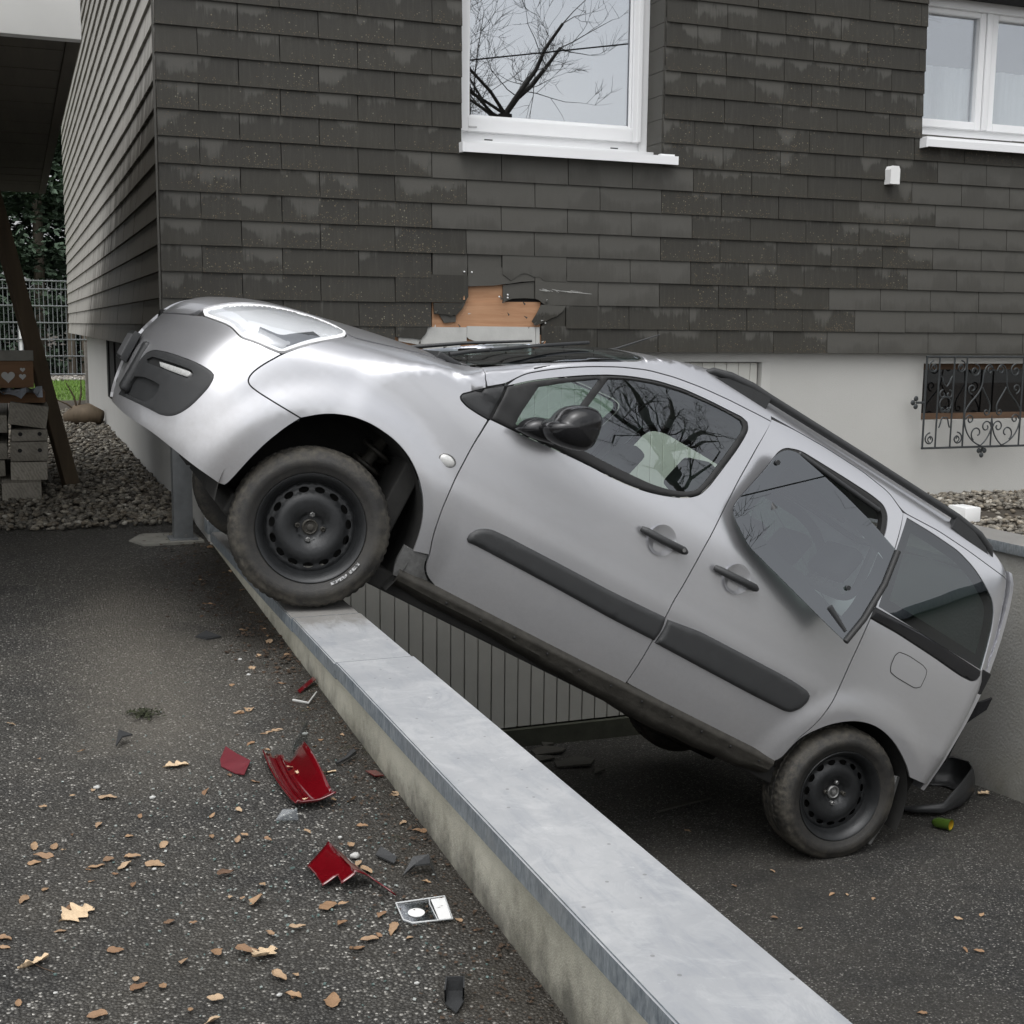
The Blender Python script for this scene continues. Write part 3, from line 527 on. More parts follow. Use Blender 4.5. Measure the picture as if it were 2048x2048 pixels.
# --- garage door of vertical boards
gd=bpy.data.objects.new('garage_door',None); link(gd,house)
x=1.30; i=0
while x<4.37:
    box('board',x+.0015,min(x+.0862,4.37)-.0015,7.02+rng.uniform(-.001,.001),7.04,-1.115,1.10,MAT['board'],gd,.003,None,1); x+=.0862
box('backing',1.29,4.375,7.041,7.06,-1.13,1.103,MAT['dark'],gd)
box('frame_post',4.375,4.44,6.978,7.05,-1.3,1.104,MAT['house_plaster'],gd,.003)
box('threshold',1.25,4.40,6.99,7.10,-1.30,-1.125,plain('mossy_concrete',(.055,.058,.042),.9,0,.4,10,.5),gd)
box('lintel',1.25,4.45,6.985,7.02,1.106,1.16,MAT['house_plaster'],gd)
tube('latch',[(3.14,7.012,-.60),(3.14,7.012,-.72)],.008,MAT['mud'],gd)
# --- basement window with wrought iron grille
bw_=bpy.data.objects.new('basement_window',None); link(bw_,house)
bm=bmesh.new(); frame_rect(bm,5.622,6.748,-.583+ZO,-.207+ZO,.04,7.06,7.11); bmobj('frame',bm,m_wood('brown_frame',(.10,.055,.03),(.17,.10,.055)),bw_)
box('pane',5.66,6.71,7.085,7.09,-.545+ZO,-.245+ZO,m_glass('dark_pane',(.25,.22,.2),.06),bw_)
box('dark_lining',5.6,6.77,7.30,7.34,-.60+ZO,-.19+ZO,MAT['dark'],bw_)
gr=bpy.data.objects.new('window_grille',None); link(gr,house); GY=6.885
zt,zb=-.158+ZO,-.760+ZO
for x in (5.568,5.672,5.793,5.896,6.372,6.475): tube('bar',[(x,GY,zt),(x,GY,zb)],.0075 if x<5.57 else .0062,MAT['iron'],gr,6)
tube('bar',[(6.131,GY,-.60+ZO),(6.131,GY,zb)],.006,MAT['iron'],gr,6); tube('bar',[(6.131,GY,-.545+ZO),(6.131,GY,-.60+ZO)],[.001,.009],MAT['iron'],gr,6)
for z in (zt,zb): tube('rail',[(5.562,GY,z),(6.9,GY,z)],.0075,MAT['iron'],gr,6)
def spiral(cx,cz,r0,r1,a0,turn,n=22): return [(cx+(r0+(r1-r0)*i/n)*math.cos(a0+turn*i/n),GY-.006,cz+ZO+(r0+(r1-r0)*i/n)*math.sin(a0+turn*i/n)) for i in range(n+1)]
def bez(p0,p1,p2,p3,n=16):
    out=[]
    for i in range(n+1):
        t=i/n; s=1-t; out.append((s**3*p0[0]+3*s*s*t*p1[0]+3*s*t*t*p2[0]+t**3*p3[0],GY-.006,ZO+s**3*p0[1]+3*s*s*t*p1[1]+3*s*t*t*p2[1]+t**3*p3[1]))
    return out
def scroll(pts,r=.0052): tube('scroll',pts,r,MAT['iron'],gr,6)
for cx,sg in ((6.131,1),(6.131,-1)):
    e=6.131+sg*.235
    scroll(bez((e,-.53),(e+sg*.01,-.68),(e-sg*.09,-.735),(6.131+sg*.09,-.752))); 
    scroll(bez((6.131,-.60),(6.131+sg*.01,-.69),(6.131+sg*.06,-.73),(6.131+sg*.09,-.752)))
    scroll(spiral(6.131+sg*.125,-.668,.052,.016,R_(-60) if sg>0 else R_(240),sg*R_(300)))
    scroll(spiral(6.131+sg*.05,-.625,.042,.012,R_(180) if sg>0 else R_(0),-sg*R_(400)))
    scroll(spiral(6.131+sg*.19,-.575,.034,.010,R_(0) if sg>0 else R_(180),sg*R_(400)))
    scroll(bez((6.131+sg*.235,-.53),(6.131+sg*.20,-.43),(6.131+sg*.10,-.42),(6.131+sg*.10,-.30))); scroll(bez((6.131+sg*.10,-.30),(6.131+sg*.09,-.18),(6.131+sg*.02,-.20),(6.131+sg*.02,-.25)))
    scroll(bez((6.131+sg*.10,-.36),(6.131+sg*.05,-.45),(6.131+sg*.01,-.47),(6.131+sg*.035,-.53))); scroll(spiral(6.131+sg*.055,-.525,.026,.008,R_(180) if sg>0 else 0,sg*R_(330)))
    scroll(spiral(6.131+sg*.17,-.25,.045,.012,R_(90),sg*R_(420))); scroll(spiral(6.131+sg*.185,-.37,.035,.010,R_(-90),sg*R_(380)))
    scroll(spiral(6.131+sg*.045,-.25,.030,.009,R_(0) if sg<0 else R_(180),-sg*R_(360)))
for x,sg in ((5.62,1),(5.845,-1)):
    for z in (-.225,-.70): scroll(spiral(x,z,.042,.012,R_(90),sg*R_(430))); scroll(spiral(x,z+.0,.02,.006,R_(-90),-sg*R_(300)),.004)
for s in (1,-1):
    scroll(spiral(5.732+s*.026,-.405+.0,.030,.010,R_(90) if s>0 else R_(90),-s*R_(330))); scroll(bez((5.732,-.355),(5.732+s*.03,-.33),(5.732+s*.03,-.30),(5.732+s*.045,-.285)))
    scroll(spiral(5.732,-.47,.048,.047,R_(90),s*R_(180))); scroll(spiral(5.732+s*.022,-.505,.02,.008,R_(0) if s<0 else R_(180),s*R_(330)))
    scroll(bez((5.732+s*.0,-.56),(5.732+s*.035,-.545),(5.732+s*.025,-.60),(5.732+s*.045,-.625)))
for cx,cz,ang in ((5.505,-.458,0),(6.07,-.80,1)):
    bm=bmesh.new()
    for dx,dz in ((0,.026),(0,-.026),(-.024,0)) if not ang else ((-.024,.012),(.024,.012),(0,-.018)): bmesh.ops.create_uvsphere(bm,u_segments=12,v_segments=8,radius=.018,matrix=Matrix.Translation((cx+dx,GY+.01,cz+dz+ZO))@Matrix.Scale(.4,4,(0,1,0)))
    bmobj('clover_anchor',bm,MAT['iron'],gr,True)
tube('anchor_arm',[(5.505,GY+.008,-.458+ZO),(5.568,GY,-.458+ZO)],.008,MAT['iron'],gr,6); tube('anchor_arm',[(6.07,GY+.02,-.80+ZO),(6.07,GY,-.762+ZO)],.008,MAT['iron'],gr,6)
# ------------------------------------------------------------------ the car: surface model (x back from the front axle, y outwards, z up from the axle)
CEX=Vector((0.87364514,-0.0370612,-0.48515011)); CEY=Vector((0.04238322,0.99910143,0)); CEZ=Vector((0.48471417,-0.02056222,0.87443088))
CO=Vector((1.06670,5.64107,-0.76948+ZO)); BX,BZ=1.37,-.311
base=CO+CEX*BX+CEZ*BZ
CARM=Matrix(((CEX.x,CEY.x,CEZ.x,base.x),(CEX.y,CEY.y,CEZ.y,base.y),(CEX.z,CEY.z,CEZ.z,base.z),(0,0,0,1)))
car=empty('crashed_car',mat=CARM); tag(car,'silver family car hanging nose up over the ramp, front wheel on the parapet','car')
def CL(x,y,z): return Vector((x-BX,-y,z-BZ))         # y>0 is the side towards the viewer
def cobj(o,parent=None):
    COL.objects.link(o); o.parent=parent or car; return o
def _itp(x,xs,ys):
    # smooth (pchip-like) interpolation
    xs=np.asarray(xs,float);ys=np.asarray(ys,float)
    h=np.diff(xs);d=np.diff(ys)/h
    m=np.zeros_like(ys);m[0]=d[0];m[-1]=d[-1]
    for i in range(1,len(xs)-1):
        if d[i-1]*d[i]>0:
            w1=2*h[i]+h[i-1];w2=h[i]+2*h[i-1];m[i]=(w1+w2)/(w1/d[i-1]+w2/d[i])
    x=np.clip(x,xs[0],xs[-1]);i=np.clip(np.searchsorted(xs,x,side='right')-1,0,len(xs)-2)
    t=(x-xs[i])/h[i];t2=t*t;t3=t2*t
    return (2*t3-3*t2+1)*ys[i]+(t3-2*t2+t)*h[i]*m[i]+(-2*t3+3*t2)*ys[i+1]+(t3-t2)*h[i]*m[i+1]
PZ=[-.40,-.30,-.12,-.05,.05,.15,.26,.36,.44,.54,.64,.72,.80,.90,1.05,1.20,1.30,1.37,1.42,1.455,1.475,1.484]
PY=[.68,.77,.808,.835,.862,.882,.897,.901,.893,.884,.876,.866,.849,.821,.777,.731,.695,.652,.585,.47,.30,.0]
HX=[-.875,-.865,-.84,-.80,-.74,-.65,-.50,-.25,0.,.2,.45]      # bonnet / nose centre height
HZ=[.26,.36,.45,.535,.600,.655,.722,.785,.840,.872,.890]
FZ=[-.10,.0,.06,.12,.2,.28,.36,.45,.535,.605,.665,.74]   # nose x by height
FX=[-.75,-.81,-.842,-.858,-.87,-.875,-.866,-.84,-.80,-.74,-.65,-.5]
WZ=[.80,.87,.95,1.1,1.25,1.32,1.40,1.455,1.484]   # windscreen centre x by height
WX=[.10,.20,.33,.555,.82,.97,1.22,1.55,1.95]
RZ=[-.3,.1,.3,.6,.85,1.0,1.2,1.32,1.38,1.43,1.465,1.49]   # tail x by height
RX=[3.14,3.19,3.215,3.25,3.262,3.265,3.255,3.235,3.16,2.98,2.70,2.2]
def smin(a,b,k):
    h=np.clip(.5+.5*(b-a)/k,0,1); return b*(1-h)+a*h-k*h*(1-h)
def sstep(a,b,x):
    t=np.clip((x-a)/(b-a),0,1);return t*t*(3-2*t)
def Yf(x,z):
    x=np.asarray(x,float);z=np.asarray(z,float)
    prof=_itp(z,PZ,PY)
    # slight plan barrel
    prof=prof-.012*((x-1.4)/1.5)**2
    # lower body with bonnet cap
    H=_itp(x,HX,HZ); t=np.clip((z-.30)/np.maximum(H-.30,.02),0,1)
    e=2.8+4.2*sstep(-.75,.35,x)
    cap=(.885+.25*sstep(-.15,.45,x))*np.maximum(1-t**e,0)**(1/2.4)
    # cabin limited by windscreen sweep
    xw=_itp(z,WZ,WX); d=np.maximum(x-xw,0)
    ws=np.sqrt(d/.19)
    ws=np.where(z<.78,0,ws)
    cab=smin(prof,ws,.05); cab=np.where(d<=0,0,np.maximum(cab,0))
    low=smin(prof,np.where(x<.45,cap,cap),.03)
    k=.06*(1-sstep(.25,.60,x))+1e-4; h=np.clip(.5+.5*(cab-low)/k,0,1)
    y=low*(1-h)+cab*h+k*h*(1-h)*(np.minimum(cab,low)>0.02)
    # nose plan rounding
    xf=_itp(z,FZ,FX); L=xf+.80
    s=np.clip(-(x-(xf+.72))/.72,0,1)
    nose=.905*np.maximum(1-s**3.2,0)**(1/2.0)
    y=smin(y,nose,.03)
    # tail rounding
    xr=_itp(z,RZ,RX); rr=.11; s=np.clip((x-(xr-rr))/rr,0,1)
    y=np.where(x>xr+1e-6,0,y-rr*(1-np.sqrt(np.maximum(1-s*s,0))))
    # arch flares
    r1=np.hypot(x-.0,z-.035); r2=np.hypot(x-2.735,z-.0)
    y=y+.022*sstep(.56,.43,r1)*sstep(-.95,-.5,x)*(y>.3)
    y=y+.016*sstep(.52,.40,r2)*(y>.3)
    return np.maximum(y,0)

def inpoly(px,pz,poly):
    poly=np.asarray(poly); n=len(poly); r=np.zeros(np.shape(px),bool); j=n-1
    for i in range(n):
        xi,zi=poly[i]; xj,zj=poly[j]
        c=((zi>pz)!=(zj>pz)); r^=c&(px<(xj-xi)*(pz-zi)/((zj-zi) if zj!=zi else 1e-12)+xi); j=i
    return r
def segdist(p,poly):
    P=np.asarray(p,float); A=np.asarray(poly,float); B=np.roll(A,-1,0); d=B-A; L=(d**2).sum(1)+1e-12
    t=np.clip(((P[:,None,:]-A[None])*d[None]).sum(2)/L[None],0,1); q=A[None]+t[...,None]*d[None]
    return np.sqrt(((P[:,None,:]-q)**2).sum(2)).min(1)
def smooth_poly(poly,step=.02,corner=38,it=2):
    # round gentle bends, keep sharp corners, resample
    P=[np.array(p,float) for p in poly]
    for _ in range(it):
        out=[]; n=len(P)
        for i in range(n):
            a,b,c=P[i-1],P[i],P[(i+1)%n]; u,v=b-a,c-b; lu,lv=np.linalg.norm(u),np.linalg.norm(v)
            if lu<1e-9 or lv<1e-9: continue
            ang=math.degrees(math.acos(max(-1,min(1,float(u@v)/(lu*lv)))))
            if ang>corner or ang<1: out.append(b)
            else:
                e=min(lu,lv,.08)*.25; out.append(b-u/lu*e); out.append(b+v/lv*e)
        P=out
    out=[]
    for i in range(len(P)):
        a,b=P[i],P[(i+1)%len(P)]; m=max(1,int(np.linalg.norm(b-a)/step))
        for k in range(m): out.append(a+(b-a)*k/m)
    q=[out[0]]
    for p in out[1:]:
        if np.linalg.norm(p-q[-1])>.002: q.append(p)
    if np.linalg.norm(q[0]-q[-1])<.002: q.pop()
    return np.array(q)
def area(P): x,z=P[:,0],P[:,1]; return .5*np.sum(x*np.roll(z,-1)-np.roll(x,-1)*z)
def inset(P,g):
    if area(P)<0: P=P[::-1]
    e=np.roll(P,-1,0)-P; e/=np.linalg.norm(e,axis=1)[:,None]+1e-12; n=np.stack([-e[:,1],e[:,0]],1); m=n+np.roll(n,1,0); l=np.linalg.norm(m,axis=1)[:,None]; m/=l+1e-9
    return P+m*g*np.minimum(1/np.maximum(l*.5,.35),2.2)
def nrm(x,z,fn,e=.012):
    gx=(fn(x+e,z)-fn(x-e,z))/(2*e); gz=(fn(x,z+e)-fn(x,z-e))/(2*e); gx=np.clip(gx,-60,60); gz=np.clip(gz,-60,60)
    n=np.stack([-gx,np.ones_like(gx),-gz],-1); return n/np.linalg.norm(n,axis=-1,keepdims=True)
def panel(name,poly,mat,parent=None,holes=(),off=0.,rim=.012,gap=.0028,lat=.035,crown=None,side=1,fn=None,step=.02,maxe=.065,corner=38):
    fn=fn or Yf
    P=smooth_poly(poly,step,corner); P=inset(P,gap); H=[]
    for h in holes:
        q=smooth_poly(h,step,corner); 
        if area(q)<0: q=q[::-1]
        H.append(q)
    x0,z0=P.min(0); x1,z1=P.max(0); gx,gz=np.meshgrid(np.arange(x0,x1,lat),np.arange(z0,z1,lat)); gz=gz+0*gx; gx=gx+lat*.25*((np.arange(gx.shape[0])%2)[:,None]); g=np.stack([gx.ravel(),gz.ravel()],1)
    k=inpoly(g[:,0],g[:,1],P)
    for h in H: k&=~inpoly(g[:,0],g[:,1],h)
    g=g[k]
    if len(g):
        k=segdist(g,P)>lat*.4
        for h in H: k&=segdist(g,h)>lat*.4
        g=g[k]
    if crown is not None and len(g)<4000:
        ring=inset(P,crown[1]*.5); r2=inset(P,crown[1]); ring=np.concatenate([ring,r2]); k=inpoly(ring[:,0],ring[:,1],P)&(segdist(ring,P)>crown[1]*.35); g=np.concatenate([g,ring[k]])
    allp=np.concatenate([P]+H+[g]) ; edges=[]; s=0
    for q in [P]+H: n=len(q); edges+=[(s+i,s+(i+1)%n) for i in range(n)]; s+=n
    r=delaunay_2d_cdt([Vector((float(a),float(b))) for a,b in allp],edges,[],0,1e-6)
    vs=np.array([v[:] for v in r[0]]); tr=np.array([f for f in r[2] if len(f)==3]); c=vs[tr].mean(1)
    k=inpoly(c[:,0],c[:,1],P)
    for h in H: k&=~inpoly(c[:,0],c[:,1],h)
    tr=tr[k]
    bm=bmesh.new(); bv=[bm.verts.new((float(a),0,float(b))) for a,b in vs]
    for t in tr:
        try: bm.faces.new([bv[i] for i in t])
        except ValueError: pass
    bmesh.ops.delete(bm,geom=[v for v in bm.verts if not v.link_faces],context='VERTS')
    def ev():
        co=np.array([v.co[:] for v in bm.verts]); return fn(co[:,0],co[:,2])+off
    for _ in range(4):
        y=ev(); bm.verts.ensure_lookup_table(); bm.verts.index_update()
        le=[e for e in bm.edges if math.sqrt((e.verts[0].co-e.verts[1].co).length_squared+(y[e.verts[0].index]-y[e.verts[1].index])**2)>maxe]
        if not le: break
        bmesh.ops.subdivide_edges(bm,edges=le,cuts=1); bmesh.ops.triangulate(bm,faces=[f for f in bm.faces if len(f.verts)>3])
    y=ev(); bm.verts.index_update(); co=np.array([v.co[:] for v in bm.verts]); X,Z_=co[:,0],co[:,2]; N=nrm(X,Z_,fn,.012 if fn is Yf else .003)
    if crown is not None:
        d=segdist(np.stack([X,Z_],1),P); 
        for h in H: d=np.minimum(d,segdist(np.stack([X,Z_],1),h))
        t=np.clip(d/crown[1],0,1); y=y+crown[0]*np.sqrt(1-(1-t)**2)
    nb=len(bm.verts); bnd=[e for e in bm.edges if e.is_boundary]
    ordered=[]
    for e in bnd:
        f=e.link_faces[0]; l=[l for l in f.loops if l.edge==e][0]; ordered.append((l.vert.index,l.link_loop_next.vert.index))
    faces=[[v.index for v in f.verts] for f in bm.faces]; bm.free()
    V3=[CL(float(X[i]),float(y[i]),float(Z_[i])) for i in range(nb)]; NL=[Vector((N[i,0],-N[i,1],N[i,2])) for i in range(nb)]
    if side<0:
        V3=[Vector((v.x,-v.y,v.z)) for v in V3]; NL=[Vector((v.x,-v.y,v.z)) for v in NL]
    # make winding agree with outward normal
    out=[]
    for f in faces:
        n=(V3[f[1]]-V3[f[0]]).cross(V3[f[2]]-V3[f[0]]); m=NL[f[0]]+NL[f[1]]+NL[f[2]]; out.append(f if n.dot(m)>=0 else f[::-1])
    flip=[sum(1 for a,b in zip(f,o) if a!=b)>0 for f,o in zip(faces,out)]
    nf=len(out); rimf=[]; mp={}
    if rim:
        for a,b in ordered:
            for i in (a,b):
                if i not in mp: mp[i]=len(V3); V3.append(V3[i]-NL[i]*rim); NL.append(NL[i])
            rimf.append([b,a,mp[a],mp[b]])
    me=bpy.data.meshes.new(name); me.from_pydata([v[:] for v in V3],[],out+rimf); me.materials.append(mat); me.update()
    me.polygons.foreach_set('use_smooth',[True]*nf+[False]*len(rimf))
    if crown is None:
        ln=[]
        for p in me.polygons:
            for vi in p.vertices: ln.append(NL[vi][:] if p.index<nf else p.normal[:])
        me.normals_split_custom_set(ln)
    else: me.set_sharp_from_angle(angle=R_(50))
    return cobj(bpy.data.objects.new(name,me),parent)
# ---- outlines in the side view (x,z)
G=dict(
seam_bf=[(-0.413,0.530),(-0.432,0.500),(-0.451,0.470),(-0.466,0.442),(-0.476,0.418),(-0.480,0.398),(-0.478,0.382),(-0.469,0.372),(-0.454,0.366),(-0.422,0.361),(-0.353,0.356),(-0.246,0.351)],
arch_a=[(-0.246,0.351),(-0.278,0.296),(-0.316,0.206),(-0.339,0.122),(-0.355,0.042),(-0.366,-0.014)],
arch_b=[(-0.246,0.351),(-0.191,0.396),(-0.143,0.424),(-0.077,0.449),(0.008,0.459),(0.106,0.449),(0.186,0.420),(0.253,0.373),(0.309,0.311),(0.343,0.255),(0.370,0.185),(0.388,0.100)],
bump_low=[(-0.366,-0.014),(-0.423,-0.004),(-0.511,0.008),(-0.608,0.027),(-0.684,0.040),(-0.747,0.040),(-0.791,0.043)],
head_low=[(-0.706,0.527),(-0.689,0.528),(-0.661,0.531),(-0.633,0.534),(-0.608,0.532),(-0.586,0.522),(-0.571,0.515),(-0.558,0.513),(-0.511,0.521),(-0.464,0.523),(-0.413,0.529)],
head_rear=[(-0.413,0.529),(-0.382,0.566),(-0.345,0.604),(-0.305,0.640),(-0.262,0.674),(-0.223,0.704),(-0.206,0.720),(-0.201,0.734),(-0.202,0.749)],
door_front=[(0.415,0.693),(0.405,0.578),(0.402,0.438),(0.408,0.297),(0.426,0.195),(0.456,0.116)],
door_low=[(0.522,0.026),(0.562,0.012),(0.734,0.008),(0.897,0.009),(1.237,0.005),(1.504,0.008)],
seam_mid=[(1.640,1.333),(1.603,1.183),(1.570,1.011),(1.545,0.829),(1.527,0.659),(1.517,0.500),(1.507,0.410),(1.508,0.342),(1.507,0.232),(1.510,0.131),(1.510,0.020)],
door_top=[(0.424,0.705),(0.441,0.875),(0.449,0.900),(0.483,0.941),(0.556,0.997),(0.639,1.054),(0.741,1.115),(0.856,1.176),(0.978,1.229),(1.110,1.266),(1.251,1.293),(1.398,1.312),(1.551,1.326),(1.640,1.333)],
tri=[(0.416,0.698),(0.363,0.698),(0.310,0.702),(0.279,0.713),(0.272,0.723),(0.275,0.737),(0.305,0.763),(0.349,0.804),(0.425,0.856)],
apil_fend=[(0.351,0.811),(0.333,0.839),(0.321,0.878)],
apil_in=[(0.321,0.878),(0.402,0.932),(0.469,0.976),(0.530,1.015),(0.593,1.052),(0.682,1.105),(0.778,1.159),(0.921,1.238)],
frame_out=[(0.424,0.705),(0.430,0.855),(0.516,0.926),(0.612,0.992),(0.719,1.060),(0.816,1.116),(0.910,1.161),(1.035,1.208),(1.170,1.241),(1.314,1.259),(1.413,1.267),(1.483,1.274),(1.518,1.266),(1.533,1.243),(1.530,1.207),(1.511,1.127),(1.471,1.004),(1.444,0.923),(1.416,0.871),(1.379,0.842),(1.339,0.820),(1.264,0.791),(1.179,0.767),(1.091,0.752),(1.001,0.744),(0.909,0.742),(0.820,0.736),(0.681,0.725),(0.554,0.713)],
glass1=[(0.555,0.920),(0.663,1.000),(0.789,1.082),(0.754,0.950),(0.728,0.815),(0.717,0.743),(0.673,0.741),(0.596,0.735),(0.537,0.730),(0.526,0.739),(0.527,0.786)],
glass2=[(0.826,1.102),(0.915,1.149),(1.041,1.194),(1.175,1.228),(1.318,1.248),(1.427,1.257),(1.484,1.257),(1.504,1.241),(1.508,1.217),(1.481,1.125),(1.446,1.013),(1.415,0.921),(1.392,0.881),(1.354,0.854),(1.279,0.824),(1.181,0.804),(1.025,0.791),(0.843,0.783),(0.744,0.770),(0.757,0.830),(0.789,0.966)],
slide_top=[(1.635,1.354),(1.768,1.361),(1.979,1.371),(2.197,1.368),(2.364,1.348),(2.470,1.296)],
slide_rear=[(2.470,1.296),(2.476,1.213),(2.476,1.124),(2.477,0.967),(2.469,0.838),(2.458,0.762),(2.455,0.672),(2.454,0.560),(2.467,0.446),(2.459,0.334)],
slide_rear2=[(2.456,0.469),(2.456,0.412),(2.444,0.334),(2.424,0.250),(2.375,0.122),(2.363,0.034),(2.338,0.002)],
slide_low=[(2.338,0.002),(2.295,-0.004),(2.124,-0.002),(1.931,-0.001)],
slide_low2=[(1.830,0.012),(1.533,0.017)],
opening=[(1.695,1.136),(1.702,1.206),(1.738,1.260),(1.825,1.290),(2.101,1.292),(2.265,1.290),(2.346,1.280),(2.385,1.247),(2.401,1.187),(2.398,1.109),(2.383,0.983),(2.363,0.857),(2.326,0.803),(2.265,0.775),(2.145,0.762),(1.994,0.775),(1.835,0.790),(1.722,0.821),(1.648,0.867),(1.627,0.929),(1.656,1.025)],
qglass=[(2.495,1.287),(2.661,1.290),(2.839,1.284),(2.956,1.255),(3.042,1.215),(3.121,1.163),(3.151,1.115),(3.167,1.043),(3.173,0.933),(3.172,0.830),(2.950,0.834),(2.718,0.839),(2.482,0.844),(2.486,0.971),(2.485,1.115)],
qrail=[(2.453,0.835),(2.718,0.839),(2.950,0.834),(3.174,0.826),(3.177,0.801),(3.159,0.773),(3.130,0.757),(3.055,0.753),(2.863,0.767),(2.633,0.777),(2.455,0.775)],
rarch=[(2.338,0.002),(2.361,0.088),(2.411,0.183),(2.480,0.258),(2.543,0.303),(2.605,0.335),(2.677,0.354),(2.750,0.356),(2.837,0.337),(2.915,0.301),(2.983,0.259),(3.025,0.223)],
q_low=[(3.025,0.223),(3.174,0.231)],
fuel=[(2.677,0.709),(2.729,0.717),(2.833,0.711),(2.863,0.698),(2.870,0.675),(2.868,0.617),(2.841,0.597),(2.716,0.599),(2.676,0.607),(2.661,0.635),(2.661,0.687)],
trim1=[(0.561,0.240),(0.559,0.264),(0.579,0.297),(0.625,0.322),(0.701,0.327),(0.949,0.330),(1.226,0.331),(1.508,0.342),(1.521,0.287),(1.512,0.231),(1.288,0.228),(1.007,0.233),(0.738,0.234),(0.607,0.234),(0.573,0.231)],
trim2a=[(1.518,0.223),(1.525,0.298),(1.519,0.339)],
trim2b=[(1.685,0.360),(1.967,0.363),(2.162,0.364),(2.233,0.362),(2.308,0.354),(2.332,0.340),(2.338,0.313),(2.322,0.268),(2.286,0.232),(2.253,0.223),(2.059,0.220),(1.772,0.221)],
fogpanel=[(-0.797,0.325),(-0.762,0.338),(-0.721,0.345),(-0.673,0.352),(-0.635,0.353),(-0.606,0.350),(-0.590,0.342),(-0.585,0.327),(-0.585,0.292),(-0.595,0.246),(-0.607,0.200),(-0.624,0.162),(-0.640,0.138),(-0.660,0.122),(-0.684,0.113),(-0.719,0.112),(-0.765,0.108),(-0.813,0.101),(-0.830,0.097),(-0.830,0.122),(-0.832,0.178),(-0.829,0.231),(-0.826,0.268),(-0.819,0.299),(-0.809,0.315)],
foglight=[(-0.768,0.290),(-0.743,0.296),(-0.703,0.304),(-0.671,0.310),(-0.659,0.309),(-0.657,0.298),(-0.664,0.288),(-0.693,0.283),(-0.735,0.277),(-0.758,0.276)],
fogslot=[(-0.809,0.275),(-0.797,0.294),(-0.773,0.301),(-0.707,0.314),(-0.664,0.318),(-0.654,0.310),(-0.653,0.297),(-0.663,0.285),(-0.691,0.279),(-0.733,0.274),(-0.772,0.269),(-0.804,0.263)],
fogscoop=[(-0.816,0.193),(-0.795,0.208),(-0.761,0.215),(-0.733,0.213),(-0.728,0.188),(-0.731,0.153),(-0.746,0.126),(-0.777,0.119),(-0.816,0.114),(-0.818,0.146)],
sill_low=[(0.380,-0.054),(0.600,-0.064),(0.793,-0.063),(1.011,-0.076),(1.190,-0.089),(1.429,-0.098),(1.683,-0.116),(1.925,-0.107),(2.174,-0.099),(2.363,-0.070)],
)
xf=lambda z: float(_itp(np.array([z]),FZ,FX)[0]); xr=lambda z: float(_itp(np.array([z]),RZ,RX)[0]); xw=lambda z: float(_itp(np.array([z]),WZ,WX)[0]); hz=lambda x: float(_itp(np.array([x]),HX,HZ)[0])
def zat(x,y):
    z=np.linspace(.45,1.2,600); Yv=Yf(np.full(600,x),z); k=np.where(Yv>y)[0]; return float(z[k[-1]])
HT=[(x,hz(x)-dz) for x,dz in ((-.715,.065),(-.68,.05),(-.62,.035),(-.52,.025),(-.42,.02),(-.33,.02),(-.26,.026))]
HL=[(x,zat(x,.68)) for x in (-.18,-.1,0,.1,.2)]+[(.295,.866)]
NTOP=[(xf(.475)+.004,.475),(-.785,.492),(-.74,.512)]
BUMP=G['seam_bf']+G['arch_a'][1:-1]+[(-.362,.012),(-.370,-.004),(-.390,-.009)]+G['bump_low'][1:]+[(-.81,.048)]+[(xf(z)+.004,z) for z in (.055,.09,.13,.2,.28,.36,.43)]+NTOP+G['head_low'][:-1]
FEND=G['head_rear'][:-1]+[(-.225,.742)]+HL+G['apil_fend'][::-1][:-1]+G['tri'][7:0:-1][0:]+[(.414,.698)]+G['door_front'][:]+G['arch_b'][::-1]+G['seam_bf'][::-1][1:-1]
HEAD=G['head_low']+G['head_rear'][1:]+HT[::-1]
HOOD=NTOP+HT+[(-.222,.745)]+HL+[(.24,hz(.24)-.003)]+[(x,hz(x)-.003) for x in (.15,.05,-.05,-.1,-.2,-.3,-.4,-.5,-.6,-.66,-.71,-.74,-.775,-.80,-.825)]
SCREEN=G['apil_in']+[(.945,1.262),(.955,1.285),(.958,1.305)]+[(xw(z)+.004,z) for z in (1.31,1.28,1.25,1.2,1.15,1.1,1.05,1.0,.95,.91,.885)]+[(.26,.877)]
ROOFEDGE=[(2.466,1.300),(2.7,1.316),(2.9,1.312),(3.05,1.302),(xr(1.29)-.004,1.29)]
ROOF=[(.316,.876)]+G['apil_fend'][1::-1]+[(.419,.860)]+G['door_top'][2:]+G['slide_top'][:-1]+ROOFEDGE+[(xr(z)-.004,z) for z in (1.32,1.36,1.40,1.43,1.455,1.475)]+[(2.3,1.4815),(2.0,1.4815)]+[(xw(z)+.004,z) for z in (1.475,1.455,1.43,1.40,1.37,1.34,1.315)]+[(.958,1.305),(.955,1.285),(.945,1.262)]+G['apil_in'][::-1][:-1]
DOOR=[(.418,.698)]+G['door_front'][1:]+[(.470,.070),(.490,.042)]+G['door_low']+G['seam_mid'][::-1]+G['door_top'][::-1][1:-2]+[(.430,.864)]+G['frame_out'][1:]+[(.422,.704)]
SLIDE=[(1.637,1.345)]+G['slide_top'][1:]+G['slide_rear'][1:-2]+G['slide_rear2'][1:]+G['slide_low'][1:]+G['slide_low2']+G['seam_mid'][::-1][:-1]
QUART=ROOFEDGE+[(xr(z)-.005,z) for z in (1.2,1.08,.93,.776,.70,.547,.384)]+[(3.19,.231)]+G['rarch'][::-1]+G['slide_rear2'][::-1][1:]+G['slide_rear'][::-1][2:-1]
TRIM2=G['trim2a']+G['trim2b']
